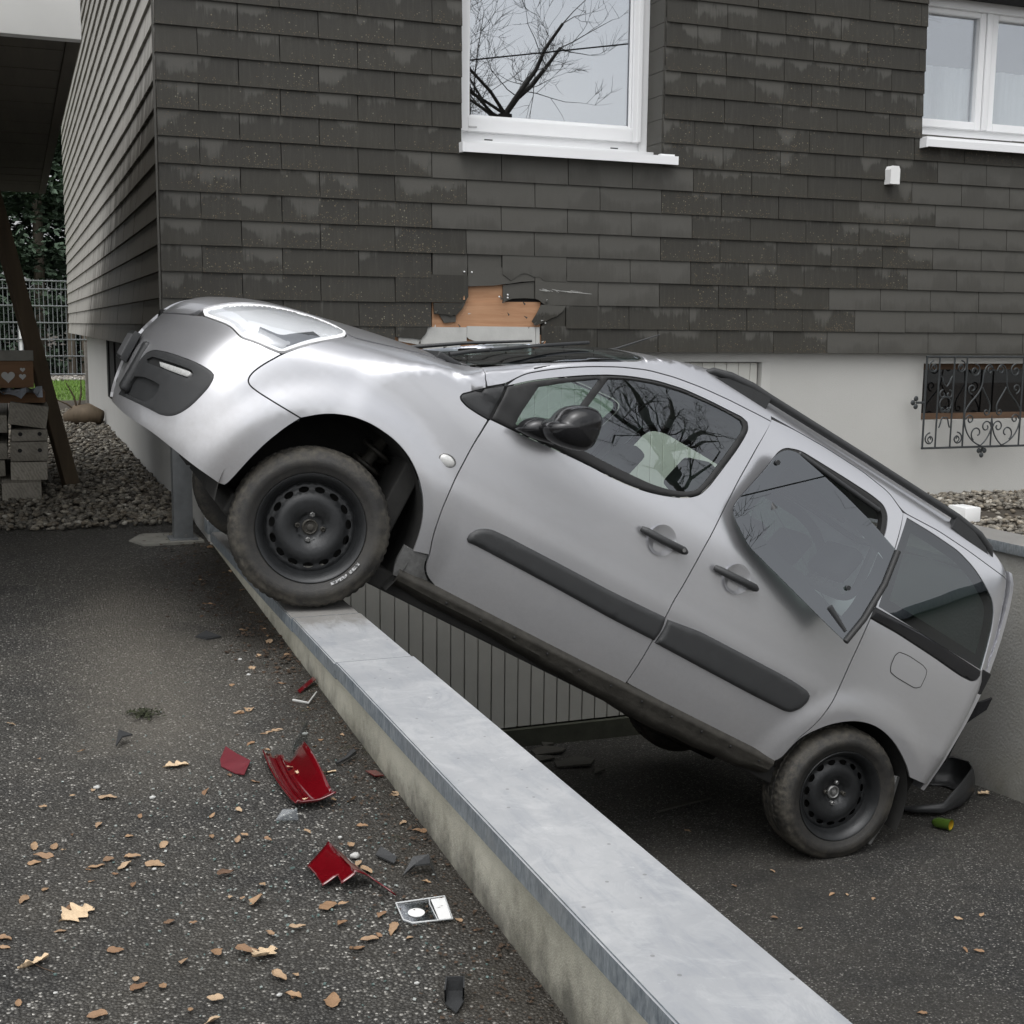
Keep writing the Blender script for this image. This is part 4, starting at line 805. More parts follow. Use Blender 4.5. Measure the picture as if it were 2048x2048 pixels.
for sd in (1,-1):
    kw=dict(side=sd)
    PT=MAT['paint']
    bp=panel('bumper',BUMP,PT,holes=[G['fogpanel']],lat=.03,**kw)
    panel('front_wing',FEND,PT,lat=.03,**kw)
    if sd>0: hood=panel('bonnet',HOOD,PT,lat=.03,gap=.003,maxe=.05,**kw)
    else: panel('bonnet_half',HOOD,PT,hood,lat=.03,gap=.003,maxe=.05,**kw)
    if sd>0: roof=panel('roof',ROOF,PT,lat=.04,gap=.002,**kw)
    else: panel('roof_half',ROOF,PT,roof,lat=.04,gap=.002,**kw)
    d1=panel('front_door',DOOR,PT,lat=.03,**kw)
    d2=panel('sliding_door',SLIDE,PT,holes=[G['opening']],lat=.03,**kw)
    qp=panel('rear_quarter',QUART,PT,holes=[G['qglass'],G['qrail']],lat=.03,**kw)
    ws=panel('windscreen',SCREEN,MAT['carglassd'],off=-.004,rim=0,gap=.003,maxe=.06,**kw)
    panel('corner_cover',G['tri']+[(.422,.856)],MAT['trim'],off=.002,crown=(.004,.02),lat=.02,**kw)
    fr=panel('window_frame',G['frame_out'],MAT['rubber'],d1,holes=[G['glass1'],G['glass2']],off=.001,crown=(.004,.012),lat=.02,**kw)
    panel('pane',G['glass1'],MAT['carglass'],d1,off=-.004,rim=0,gap=-.003,**kw); panel('pane',G['glass2'],MAT['carglass'],d1,off=-.004,rim=0,gap=-.003,**kw)
    op=smooth_poly(G['opening'],.02); op_in=inset(op,.028); panel('window_seal',G['opening'],MAT['rubber'],d2,holes=[op_in],off=-.006,rim=.03,gap=0,crown=(.004,.012),lat=.02,corner=60,**kw)
    panel('pane',G['qglass'],MAT['carglassd'],qp,off=-.003,rim=0,gap=.001,**kw); qs=smooth_poly(G['qglass'],.02)
    panel('window_frit',G['qglass'],MAT['gloss'],qp,holes=[inset(qs,.055)],off=-.012,rim=0,gap=0,lat=.03,corner=60,**kw)
    panel('slide_rail_cover',G['qrail'],MAT['gloss'],qp,off=-.004,crown=(.006,.012),lat=.02,gap=0,**kw)
    panel('side_moulding',G['trim1'],MAT['trim'],d1,off=.004,rim=.01,crown=(.012,.022),lat=.02,gap=.001,**kw)
    panel('side_moulding',TRIM2,MAT['trim'],d2,off=.004,rim=.01,crown=(.012,.022),lat=.02,gap=.002,**kw)
    fs=smooth_poly(G['fogpanel'],.015); slot=G['fogslot']; sc=G['fogscoop']
    fp=panel('fog_lamp_surround',G['fogpanel'],MAT['trim'],bp,holes=[slot,sc],off=-.004,rim=.05,crown=(.004,.012),lat=.015,gap=.001,step=.012,**kw)
    panel('slot_floor',slot,MAT['dark'],fp,off=-.032,rim=0,gap=-.004,lat=.02,step=.012,**kw); panel('scoop_floor',sc,MAT['black'],fp,off=-.050,rim=0,gap=-.004,lat=.02,step=.012,**kw)
    panel('day_light',G['foglight'],plain('lamp_strip',(.42,.42,.41),.3,0,.3,120,.3,300),fp,off=-.014,rim=.015,crown=(.005,.008),lat=.012,gap=0,step=.01,**kw)
    # head lamp: chrome bowl under a clear lens
    hl=panel('head_lamp',HEAD,MAT['lens'],off=.003,rim=.012,crown=(.006,.03),lat=.02,gap=.010,**kw)
    panel('reflector',HEAD,MAT['chrome'],hl,off=-.035,rim=0,lat=.02,gap=.004,crown=None,fn=lambda x,z:Yf(x,z)-.02*np.sin(x*19)*np.sin(z*23),**kw)
    hs=smooth_poly(HEAD,.02); panel('lamp_bezel',HEAD,MAT['chrome'],hl,holes=[inset(hs,.017)],off=.001,rim=.04,gap=.0035,crown=(.005,.008),lat=.02,corner=60,**kw)
    panel('turn_signal',[(-.52,.55),(-.42,.552),(-.375,.60),(-.30,.665),(-.33,.672),(-.40,.625),(-.44,.592),(-.52,.585)],plain('lamp_grey',(.11,.115,.12),.4,.2),hl,off=-.008,rim=.02,crown=(.004,.01),lat=.015,gap=0,**kw)
    # fuel flap groove
    fl=smooth_poly(G['fuel'],.012)
    if sd>0:
        panel('fuel_flap',G['fuel'],PT,qp,off=.0015,rim=.004,gap=.003,lat=.02,step=.01,**kw); panel('flap_gap',inset(fl,-.001),MAT['rubber'],qp,holes=[inset(fl,.0035)],off=.0012,rim=0,gap=0,lat=.02,step=.01,corner=60,**kw)
    # dark sealing strips under every shut line
    bm=bmesh.new()
    for pl in (G['seam_bf'],G['door_front'],G['seam_mid'],G['slide_rear'][:-2]+G['slide_rear2'],G['door_top'],G['slide_top'],ROOFEDGE,G['apil_fend'],HL,G['head_low'],G['head_rear'],HT,G['door_low'],G['slide_low']+G['slide_low2'],G['tri'],NTOP):
        q=np.array(pl,float); pts=[]
        for a,b in zip(q,q[1:]):
            m=max(1,int(np.linalg.norm(b-a)/.03)); pts+=[a+(b-a)*k/m for k in range(m)]
        pts.append(q[-1]); pts=np.array(pts); t=np.gradient(pts,axis=0); t/=np.linalg.norm(t,axis=1)[:,None]+1e-9; n=np.stack([-t[:,1],t[:,0]],1); prev=None
        for i,p in enumerate(pts):
            row=[]
            for s in (-.016,.016):
                w=p+n[i]*s; y=min(float(Yf(w[0],w[1])),float(Yf(p[0],p[1]))+.02)-.0105
                v=CL(w[0],y,w[1]); row.append(bm.verts.new((v.x,v.y*sd,v.z)))
            if prev: bm.faces.new((prev[0],prev[1],row[1],row[0]))
            prev=row
    me=bpy.data.meshes.new('gap_seal'); bm.to_mesh(me); bm.free(); me.materials.append(MAT['rubber']); cobj(bpy.data.objects.new('gap_seal',me))
    # exposed sill with rusty lower flange
    xs=np.linspace(.385,2.345,60); low=np.interp(xs,[q[0] for q in G['sill_low']],[q[1]*.86 for q in G['sill_low']]); bm=bmesh.new(); prev=None
    for x,zl in zip(xs,low):
        pr=[(.850,.020),(.868,.006),(.873,-.004),(.872,-.014),(.862,-.030),(.862,zl*.62),(.850,zl*.86),(.832,zl),(.80,zl-.012),(.70,zl+.02)]
        row=[bm.verts.new(CL(x,y+.0015*math.sin(x*23+z*60)*(z<-.05),z+.002*math.sin(x*31)*(z<-.05))) for y,z in pr]
        if sd<0:
            for v in row: v.co.y*=-1
        if prev:
            for i in range(len(pr)-1): bm.faces.new((prev[i],prev[i+1],row[i+1],row[i]))
        prev=row
    bmesh.ops.recalc_face_normals(bm,faces=bm.faces); me=bpy.data.meshes.new('sill'); bm.to_mesh(me); bm.free(); me.materials.append(MAT['mud']); me.polygons.foreach_set('use_smooth',[True]*len(me.polygons)); me.set_sharp_from_angle(angle=R_(35)); sl=cobj(bpy.data.objects.new('sill',me))
    bm=bmesh.new()
    for x in np.arange(.62,2.3,.165): bmesh.ops.create_uvsphere(bm,u_segments=8,v_segments=6,radius=.006,matrix=Matrix.Translation(CL(x,.868*1,-.022)) if sd>0 else Matrix.Translation(Vector((x-BX,.868,-.022-BZ))))
    me=bpy.data.meshes.new('clip_hole'); bm.to_mesh(me); bm.free(); me.materials.append(MAT['dark']); cobj(bpy.data.objects.new('clip_hole',me),sl)
    panel('sill_end',[(.352,.104),(.395,.102),(.452,.112),(.462,.07),(.49,.038),(.53,.014),(.60,.006),(.60,-.006),(.44,-.012),(.375,-.02),(.355,.03)],MAT['steel'],sl,off=-.012,rim=.02,gap=0,lat=.02,**kw)
    # wheel housings
    for cx,cz,rad,a0_,a1_ in ((0.0,.065,.402,-22,200),(2.72,-.03,.40,0,172)):
        bm=bmesh.new(); n=26; rows=[]
        for i in range(n+1):
            a=R_(a0_)+R_(a1_-a0_)*i/n; rows.append([CL(cx+rad*math.cos(a),y,cz+rad*math.sin(a)) for y in (.868,.80,.55,.42)])
        rows=[[Vector((v.x,v.y*sd,v.z)) for v in r] for r in rows]; rv=[[bm.verts.new(v) for v in r] for r in rows]
        for A,B in zip(rv,rv[1:]):
            for k in range(3): bm.faces.new((A[k],A[k+1],B[k+1],B[k]))
        c=bm.verts.new(Vector((CL(cx,.42,cz).x,CL(cx,.42,cz).y*sd,CL(cx,.42,cz).z)))
        for A,B in zip(rv,rv[1:]): bm.faces.new((A[3],c,B[3]))
        me=bpy.data.meshes.new('wheel_housing'); bm.to_mesh(me); bm.free(); me.materials.append(MAT['liner']); me.polygons.foreach_set('use_smooth',[True]*len(me.polygons)); cobj(bpy.data.objects.new('wheel_housing',me))
# ---- closed ends, floor, cabin
def cbox(name,x0,x1,y0,y1,z0,z1,mat,parent=None,bev=.01,M=None):
    bm=bmesh.new(); M=M or Matrix()
    vs=[]
    for x in (x0,x1):
        for y in (y0,y1):
            for z in (z0,z1): vs.append(bm.verts.new(M@CL(x,y,z)))
    for f in ((0,1,3,2),(4,6,7,5),(0,4,5,1),(2,3,7,6),(0,2,6,4),(1,5,7,3)): bm.faces.new([vs[i] for i in f])
    if bev: bmesh.ops.bevel(bm,geom=bm.edges[:],offset=bev,segments=3,profile=.6,affect='EDGES')
    bmesh.ops.recalc_face_normals(bm,faces=bm.faces); me=bpy.data.meshes.new(name); bm.to_mesh(me); bm.free(); me.materials.append(mat); me.polygons.foreach_set('use_smooth',[True]*len(me.polygons)); me.set_sharp_from_angle(angle=R_(40)); return cobj(bpy.data.objects.new(name,me),parent)
cbox('floor_pan',-.32,3.05,-.78,.78,-.10,-.02,MAT['liner']); cbox('engine_block',-.55,.20,-.40,.40,.10,.60,MAT['liner'],None,.03); cbox('bulkhead',.22,.30,-.80,.80,-.05,.80,MAT['liner'])
cbox('exhaust_box',2.2,2.75,-.55,-.15,-.20,-.08,MAT['mud'],None,.04); cbox('rear_axle_beam',2.66,2.80,-.66,.66,-.06,.05,MAT['liner'],None,.03)
cbox('subframe',-.25,.25,-.40,.40,-.14,-.05,MAT['liner'],None,.02)
# tail gate, slightly proud of the body, and the open lamp socket
tg_fn=lambda y,z: _itp(z,RZ,RX)+.014-.05*(y/.8)**4
bm=bmesh.new(); ny,nzv=24,26; gv=[]
for j in range(nzv+1):
    z=.20+(1.34-.20)*j/nzv; hw=float(_itp(np.array([z]),PZ,PY)[0])-.045; gv.append([bm.verts.new(CL(float(tg_fn(np.array([hw*(2*i/ny-1)]),np.array([z]))[0]),hw*(2*i/ny-1),z)) for i in range(ny+1)])
for A,B in zip(gv,gv[1:]):
    for i in range(ny): bm.faces.new((A[i],A[i+1],B[i+1],B[i]))
ex=bmesh.ops.extrude_face_region(bm,geom=bm.faces[:]); bmesh.ops.translate(bm,verts=[v for v in ex['geom'] if isinstance(v,bmesh.types.BMVert)],vec=(.022,0,0)); bmesh.ops.recalc_face_normals(bm,faces=bm.faces)
me=bpy.data.meshes.new('tailgate'); bm.to_mesh(me); bm.free(); me.materials.append(MAT['paint']); me.polygons.foreach_set('use_smooth',[True]*len(me.polygons)); me.set_sharp_from_angle(angle=R_(40)); tgate=cobj(bpy.data.objects.new('tailgate',me))
cbox('rear_inner_panel',3.10,3.18,-.76,.76,.05,.80,MAT['liner'],None,.02)
for s in (1,-1):
    cbox('lamp_socket',3.17,3.245,s*.74,s*.82,.36,.84,MAT['gloss'],None,.012)
bm=bmesh.new(); v=[bm.verts.new(CL(*p)) for p in ((3.235,.80,.66),(3.30,.83,.74),(3.31,.82,.68),(3.25,.78,.54))]; bm.faces.new(v); r=bmesh.ops.extrude_face_region(bm,geom=bm.faces[:]); bmesh.ops.translate(bm,verts=[q for q in r['geom'] if isinstance(q,bmesh.types.BMVert)],vec=(0,.01,.004)); me=bpy.data.meshes.new('torn_lamp_housing'); bm.to_mesh(me); bm.free(); me.materials.append(MAT['gloss']); cobj(bpy.data.objects.new('torn_lamp_housing',me))
cbox('rear_crash_bar',3.05,3.17,-.72,.72,.02,.20,MAT['mud'],None,.02)
# number plate and lower grille on the nose
cbox('grille',-.845,-.80,-.40,.40,.12,.34,MAT['black'],None,.02); cbox('number_plate',-.893,-.8905,-.255,.255,.24,.34,plain('plate_face',(.16,.16,.165),.45),None,0); cbox('plate_holder',-.890,-.862,-.27,.27,.225,.355,MAT['black'],None,.003)
def cseat(x,y,back=True):
    s=bpy.data.objects.new('seat',None); cobj(s)
    cbox('cushion',x,x+.50,y-.25,y+.25,.15,.30,MAT['seat'],s,.05)
    M=Matrix.Translation(CL(x+.50,y,.28))@Matrix.Rotation(R_(16),4,'Y')@Matrix.Translation(-CL(x+.50,y,.28))
    cbox('backrest',x+.44,x+.56,y-.24,y+.24,.26,.86,MAT['seat'],s,.05,M); cbox('headrest',x+.46,x+.55,y-.13,y+.13,.91,1.09,MAT['seat'],s,.035,M)
    for q in (-.05,.05): cbox('headrest_post',x+.495,x+.51,y+q-.006,y+q+.006,.84,.93,MAT['steel'],s,0,M)
for y in (.40,-.40): cseat(.85,y)
for y in (.45,0,-.45): cseat(1.72,y)
cbox('dashboard',.28,.62,-.74,.74,.42,.76,MAT['black'],None,.06); 
bm=bmesh.new(); M=Matrix.Translation(CL(.78,.40,.72))@Matrix.Rotation(R_(-62),4,'Y')
bm_tube(bm,[M@Vector((.185*math.cos(a),.185*math.sin(a),0)) for a in np.linspace(0,2*math.pi,33)],.014,8,False); bm_tube(bm,[M@Vector((-.18,0,0)),M@Vector((0,0,-.03)),M@Vector((.18,0,0))],.016,8); me=bpy.data.meshes.new('steering_wheel'); bm.to_mesh(me); bm.free(); me.materials.append(MAT['black']); me.polygons.foreach_set('use_smooth',[True]*len(me.polygons)); cobj(bpy.data.objects.new('steering_wheel',me))
# air bag curtains seen pale through the glass
ab=plain('air_bag_cloth',(.62,.64,.61),.9,0,.05,6,.2); 
# roof lining and inner pillars
bm=bmesh.new(); rows=[]
for x in np.linspace(1.05,3.0,16): rows.append([bm.verts.new(CL(x,.60*s,min(1.385,float(np.interp(x,WX,WZ))-.09)-.06*abs(s)**3)) for s in np.linspace(-1,1,9)])
for A,B in zip(rows,rows[1:]):
    for i in range(8): bm.faces.new((A[i],A[i+1],B[i+1],B[i]))
me=bpy.data.meshes.new('roof_lining'); bm.to_mesh(me); bm.free(); me.materials.append(plain('headliner',(.30,.30,.29),.9)); cobj(bpy.data.objects.new('roof_lining',me))
# ---- popped-out sliding door pane with its broken runner
POP=[(1.647,0.822,1.128),(1.666,0.807,1.196),(1.693,0.801,1.231),(1.744,0.802,1.253),(1.795,0.811,1.243),(1.895,0.829,1.224),(2.041,0.857,1.191),(2.200,0.889,1.147),(2.350,0.922,1.094),(2.363,0.925,1.087),(2.352,0.966,0.926),(2.309,1.008,0.743),(2.255,1.033,0.618),(2.204,1.024,0.630),(2.059,0.994,0.671),(1.914,0.965,0.713),(1.771,0.935,0.754),(1.690,0.919,0.777),(1.638,0.902,0.815),(1.587,0.885,0.853),(1.563,0.873,0.889),(1.572,0.862,0.934),(1.607,0.843,1.025)]
pfn=lambda x,z: .875+.13*(x-1.6)-.26*(z-.9)
p2=[(a,c) for a,b,c in POP]
pop=panel('popped_pane',p2,MAT['popglass'],fn=pfn,rim=.005,gap=0,lat=.08,step=.02,corner=50); pq=smooth_poly(p2,.02,50)
panel('pane_frit',p2,plain('frit_black',(.015,.015,.016),.35),pop,holes=[inset(pq,.075)],fn=pfn,off=-.008,rim=0,gap=0,lat=.06,corner=60)
tube_=lambda name,pts,r,mat,par=None,n=8:(lambda bm:(bm_tube(bm,[CL(*p) for p in pts],r,n),(lambda me:(bm.to_mesh(me),bm.free(),me.materials.append(mat),me.polygons.foreach_set('use_smooth',[True]*len(me.polygons)),me.set_sharp_from_angle(angle=R_(50)),cobj(bpy.data.objects.new(name,me),par))[-1])(bpy.data.meshes.new(name)))[-1])(bmesh.new())
tube_('pane_edge_seal',[(2.366,.93,1.09),(2.355,.972,.926),(2.312,1.014,.743),(2.262,1.04,.615)],.013,MAT['rubber'],pop)
for x,z in ((1.68,1.165),(2.19,.83)): tube_('pane_stud',[(x,pfn(x,z)+.002,z),(x,pfn(x,z)+.012,z)],.011,MAT['black'],pop,12)
tube_('pull_cord',[(1.735,pfn(1.735,.98)-.006,.98),(1.93,pfn(1.93,.86)-.006,.86),(2.16,pfn(2.16,.70)-.006,.70)],.0025,MAT['black'],pop)
tube_('cord_clip',[(1.72,pfn(1.72,1.0)-.006,1.0),(1.745,pfn(1.745,.975)-.006,.975)],[.004,.018],MAT['black'],pop); tube_('runner',[(2.14,pfn(2.14,.71)-.008,.715),(2.25,pfn(2.25,.64)-.008,.655)],[.018,.010],MAT['black'],pop)
tube_('window_runner',[(1.80,.745,1.262),(2.30,.75,1.235)],.012,MAT['black'],None)
# ---- handles, mirror, repeater, rails, wipers, aerial
def handle(a,b,c,key):
    y=float(Yf(c[0],c[1])); h=tube_('door_handle',[(a[0],y+.012,a[1]),(a[0]+.02,y+.030,a[1]),(c[0],y+.036,c[1]),(b[0]-.02,y+.030,b[1]),(b[0],y+.012,b[1])],[.012,.016,.017,.017,.012],MAT['trim'])
    bm=bmesh.new(); n=28; cv=bm.verts.new(CL(c[0],y-.012,c[1])); r1=[bm.verts.new(CL(c[0]+.052*math.cos(t),y-.006,c[1]+.052*math.sin(t))) for t in np.linspace(0,2*math.pi,n,False)]; r2=[bm.verts.new(CL(c[0]+.066*math.cos(t),float(Yf(c[0]+.066*math.cos(t),c[1]+.066*math.sin(t)))+.0016,c[1]+.066*math.sin(t))) for t in np.linspace(0,2*math.pi,n,False)]
    for i in range(n): bm.faces.new((cv,r1[i],r1[(i+1)%n])); bm.faces.new((r1[i],r2[i],r2[(i+1)%n],r1[(i+1)%n]))
    for v in bm.verts: v.co.y-=.0095
    bmesh.ops.recalc_face_normals(bm,faces=bm.faces); me=bpy.data.meshes.new('handle_recess'); bm.to_mesh(me); bm.free(); me.materials.append(MAT['paint']); me.polygons.foreach_set('use_smooth',[True]*len(me.polygons)); cobj(bpy.data.objects.new('handle_recess',me),h)
    if key: tube_('key_lock',[(b[0]-.03,y+.03,b[1]),(b[0]-.03,y+.052,b[1])],.008,MAT['steel'],h,12)
handle((1.218,.619),(1.452,.624),(1.330,.619),True); handle((1.609,.628),(1.840,.635),(1.734,.632),False)
mir=bpy.data.objects.new('door_mirror',None); cobj(mir)
MO=[(0.600,.810),(0.609,.855),(0.633,.888),(0.665,.910),(0.700,.925),(0.741,.931),(0.771,.910),(0.786,.862),(0.791,.799),(0.776,.765),(0.734,.745),(0.663,.731),(0.609,.735),(0.568,.761),(.575,.79)]
def blob(name,outl,y0,y1,mat,par,ys=.5):
    P=smooth_poly(outl,.02,80,2); c=P.mean(0); bm=bmesh.new(); rings=[]
    prof=[(0.0,.62),(.05,.80),(.18,.94),(.38,1.0),(.60,.985),(.78,.90),(.90,.74),(.97,.48)]
    for t,s in prof: rings.append([bm.verts.new(CL(c[0]+(p[0]-c[0])*s,y0+(y1-y0)*t,c[1]+(p[1]-c[1])*s)) for p in P])
    for A,B in zip(rings,rings[1:]):
        for i in range(len(P)): bm.faces.new((A[i],A[(i+1)%len(P)],B[(i+1)%len(P)],B[i]))
    for r,t in ((rings[0],0),(rings[-1],1)):
        cv=bm.verts.new(CL(c[0],y0+(y1-y0)*t,c[1]))
        for i in range(len(P)): bm.faces.new((r[i],r[(i+1)%len(P)],cv))
    bmesh.ops.recalc_face_normals(bm,faces=bm.faces); me=bpy.data.meshes.new(name); bm.to_mesh(me); bm.free(); me.materials.append(mat); me.polygons.foreach_set('use_smooth',[True]*len(me.polygons)); return cobj(bpy.data.objects.new(name,me),par)
blob('mirror_shell',MO,.93,1.12,MAT['gloss'],mir); blob('mirror_arm',[(.515,.715),(.53,.767),(.57,.80),(.625,.815),(.70,.80),(.70,.74),(.60,.715)],.865,.99,MAT['gloss'],mir)
bm=bmesh.new(); bmesh.ops.create_uvsphere(bm,u_segments=20,v_segments=10,radius=1,matrix=Matrix.Translation(CL(.340,float(Yf(.34,.477)),.477))@Matrix.Rotation(R_(8),4,'Y')@Matrix.Diagonal((.034,.010,.021,1))); me=bpy.data.meshes.new('side_repeater'); bm.to_mesh(me); bm.free(); me.materials.append(plain('repeater_glass',(.72,.72,.70),.12,.2,.2,60,.1)); me.polygons.foreach_set('use_smooth',[True]*len(me.polygons)); cobj(bpy.data.objects.new('side_repeater',me))
tube_('repeater_rim',[(.340+.036*math.cos(t),float(Yf(.34,.477))+.001,.477+.023*math.sin(t)) for t in np.linspace(0,2*math.pi,25)],.0028,MAT['steel'],None,6)
for s in (1,-1):
    r=tube_('roof_rail',[(1.235,.64*s,1.352),(1.29,.638*s,1.392),(1.38,.635*s,1.415),(1.50,.63*s,1.428),(1.60,.63*s,1.428),(2.2,.63*s,1.432),(2.80,.63*s,1.430),(2.95,.632*s,1.415),(3.04,.635*s,1.385),(3.085,.64*s,1.34)],[.006,.016,.020,.021,.019,.019,.019,.020,.018,.006],MAT['trim'],None,10)
    for x0,x1,zb in ((1.25,1.60,1.345),(2.78,3.07,1.35)):
        bm=bmesh.new(); A=[];B=[]
        for y,L in ((.612*s,A),(.65*s,B)):
            for p in ((x0,zb),(x1,zb+.02),(x1,1.425),(x1-.1,1.42),(x0+.12,1.40)) if x0<2 else ((x0,zb+.02),(x1,zb-.02),(x1-.06,1.375),(x1-.16,1.41),(x0,1.425)): L.append(bm.verts.new(CL(p[0],y,p[1])))
        bm.faces.new(A); bm.faces.new(B[::-1])
        for i in range(5): bm.faces.new((A[i],B[i],B[(i+1)%5],A[(i+1)%5]))
        bmesh.ops.recalc_face_normals(bm,faces=bm.faces); me=bpy.data.meshes.new('rail_foot'); bm.to_mesh(me); bm.free(); me.materials.append(MAT['trim']); cobj(bpy.data.objects.new('rail_foot',me),r)
tube_('aerial',[(1.05,0,1.34),(1.08,0,1.37),(1.25,0,1.545)],[.014,.006,.003],MAT['black'])
wp=tube_('wiper',[(.22,.60,.875),(.30,.58,.935),(.45,.55,1.03),(.60,.50,1.13)],[.010,.009,.007,.005],MAT['black']); tube_('wiper_blade',[(.36,.62,.975),(.56,.50,1.105),(.82,.35,1.265)],.008,MAT['black'],wp); tube_('wiper',[(.22,-.1,.895),(.42,-.05,1.03),(.70,-.02,1.20)],[.010,.008,.006],MAT['black'])
cbox('cowl',.16,.27,-.66,.66,.835,.862,MAT['black'],None,.008)
# ---- wheels
def wheel(cx,cz,s,steer,camber=0):
    Wt=Matrix.Translation(CL(cx,0,cz))@Matrix.Rotation(R_(steer),4,'Z')
    w=bpy.data.objects.new('wheel',None); COL.objects.link(w); w.parent=car; w.location=CL(cx,.79*s,cz); w.rotation_euler=(0,0,R_(steer))
    y=lambda h:-h*s        # outward
    ax=lambda r,a,h: Vector((r*math.cos(a),y(h),r*math.sin(a)))
    RT=.311
    bm=bmesh.new(); prof=[(.196,-.10),(.215,-.105),(.26,-.112),(.290,-.104),(.304,-.085),(.309,-.072),(.310,-.060),(.303,-.058),(.303,-.050),(.311,-.048),(.311,-.022),(.303,-.020),(.303,-.012),(.3115,-.010),(.3115,.016),(.303,.018),(.303,.026),(.311,.028),(.311,.050),(.307,.066),(.299,.082),(.287,.094),(.270,.1005),(.268,.1025),(.255,.1035),(.238,.102),(.236,.1000),(.218,.096),(.212,.091),(.206,.083)]
    n=180; rings=lathe(bm,prof,ax,n)
    for ri,(r,h) in enumerate(prof):
        if r>.296:                                   # tread blocks
            for k in range(n):
                off=(k+ (2 if h>0 else 0)+ri//4)%3
                if off==0 and r>.3045: rings[ri][k].co-=Vector((rings[ri][k].co.x,0,rings[ri][k].co.z)).normalized()*.0045
    bmesh.ops.recalc_face_normals(bm,faces=bm.faces); me=bpy.data.meshes.new('tyre'); bm.to_mesh(me); bm.free(); me.materials.append(MAT['tyre']); me.polygons.foreach_set('use_smooth',[True]*len(me.polygons)); me.set_sharp_from_angle(angle=R_(45)); cobj(bpy.data.objects.new('tyre',me),w)
    bm=bmesh.new(); lathe(bm,[(.200,-.09),(.190,-.06),(.175,-.03),(.176,.02),(.188,.045),(.190,.070),(.198,.080),(.207,.086),(.2115,.092),(.209,.096),(.203,.094),(.196,.084),(.184,.074),(.181,.05),(.172,.032)],ax,64); bmesh.ops.recalc_face_normals(bm,faces=bm.faces); me=bpy.data.meshes.new('rim'); bm.to_mesh(me); bm.free(); me.materials.append(MAT['rim']); me.polygons.foreach_set('use_smooth',[True]*len(me.polygons)); me.set_sharp_from_angle(angle=R_(50)); cobj(bpy.data.objects.new('rim',me),w)
    # pressed steel disc with oval vents
    hp=[0,.03,.046,.056,.070,.085,.105,.125,.138,.150,.162,.172,.182]; hh=[.030,.030,.032,.042,.050,.057,.060,.055,.046,.040,.040,.035,.030]
    fn=lambda x,z:_itp(np.hypot(x,z),hp,hh)
    circ=[(.180*math.cos(t),.180*math.sin(t)) for t in np.linspace(0,2*math.pi,72,False)]; holes=[]
    for k in range(15):
        a=2*math.pi*(k+.3)/15; ca,sa=math.cos(a),math.sin(a)
        holes.append([(ca*(.147+.0115*math.cos(t))-sa*.0205*math.sin(t),sa*(.147+.0115*math.cos(t))+ca*.0205*math.sin(t)) for t in np.linspace(0,2*math.pi,14,False)])
    holes.append([(.030*math.cos(t),.030*math.sin(t)) for t in np.linspace(0,2*math.pi,28,False)])
    ds=panel('wheel_disc',circ,MAT['rim'],w,holes=holes,fn=fn,rim=.006,gap=0,lat=.012,step=.02,maxe=.03,corner=80)
    me=ds.data
    for v in me.vertices: v.co=Vector((v.co.x+BX,(v.co.y)*s,v.co.z+BZ))
    if s<0: me.flip_normals()
    me.update()
    for k in range(4):
        a=R_(18+90*k); bm=bmesh.new(); lathe(bm,[(.0105,.026),(.0105,.050),(.007,.053),(.006,.045),(.0001,.045)],lambda r,t,h:Vector((.049*math.cos(a)+r*math.cos(t),y(h),.049*math.sin(a)+r*math.sin(t))),6); me=bpy.data.meshes.new('wheel_bolt'); bm.to_mesh(me); bm.free(); me.materials.append(MAT['steel' if k%2 else 'mud']); cobj(bpy.data.objects.new('wheel_bolt',me),w)
    bm=bmesh.new(); lathe(bm,[(.031,.020),(.031,.036),(.026,.040),(.021,.036),(.021,.030),(.013,.030),(.012,.044),(.004,.046),(.0001,.046)],ax,24); bmesh.ops.recalc_face_normals(bm,faces=bm.faces); me=bpy.data.meshes.new('hub'); bm.to_mesh(me); bm.free(); me.materials.append(MAT['steel' if cx>1 else 'mud']); me.polygons.foreach_set('use_smooth',[True]*len(me.polygons)); me.set_sharp_from_angle(angle=R_(40)); cobj(bpy.data.objects.new('hub',me),w)
    bm=bmesh.new(); lathe(bm,[(.16,-.02),(.02,-.02)],ax,40); me=bpy.data.meshes.new('brake_disc'); bm.to_mesh(me); bm.free(); me.materials.append(MAT['liner']); cobj(bpy.data.objects.new('brake_disc',me),w)
    if cx<1 and s>0:                                 # white maker's patch painted on the side wall
        bm=bmesh.new()
        for a0,a1 in ((-22,-9),(-43,-25)):
            pr=None
            for a in np.linspace(R_(a0),R_(a1),9):
                cur=[bm.verts.new(ax(r,a,.1055)) for r in (.219,.231)]
                if pr: bm.faces.new((pr[0],pr[1],cur[1],cur[0]))
                pr=cur
        tw=NT('worn_white_paint'); tw.fin(tw.ramp(tw.noise(tw.obj(),130,4,.8),[(.44,.03),(.56,.60)]),.7); me=bpy.data.meshes.new('painted_mark'); bm.to_mesh(me); bm.free(); me.materials.append(tw.m); cobj(bpy.data.objects.new('painted_mark',me),w)
    return w
wheel(0,0,1,-6); wheel(2.737,-.0,1,0); wheel(0,0,-1,-6); wheel(2.737,0,-1,0)
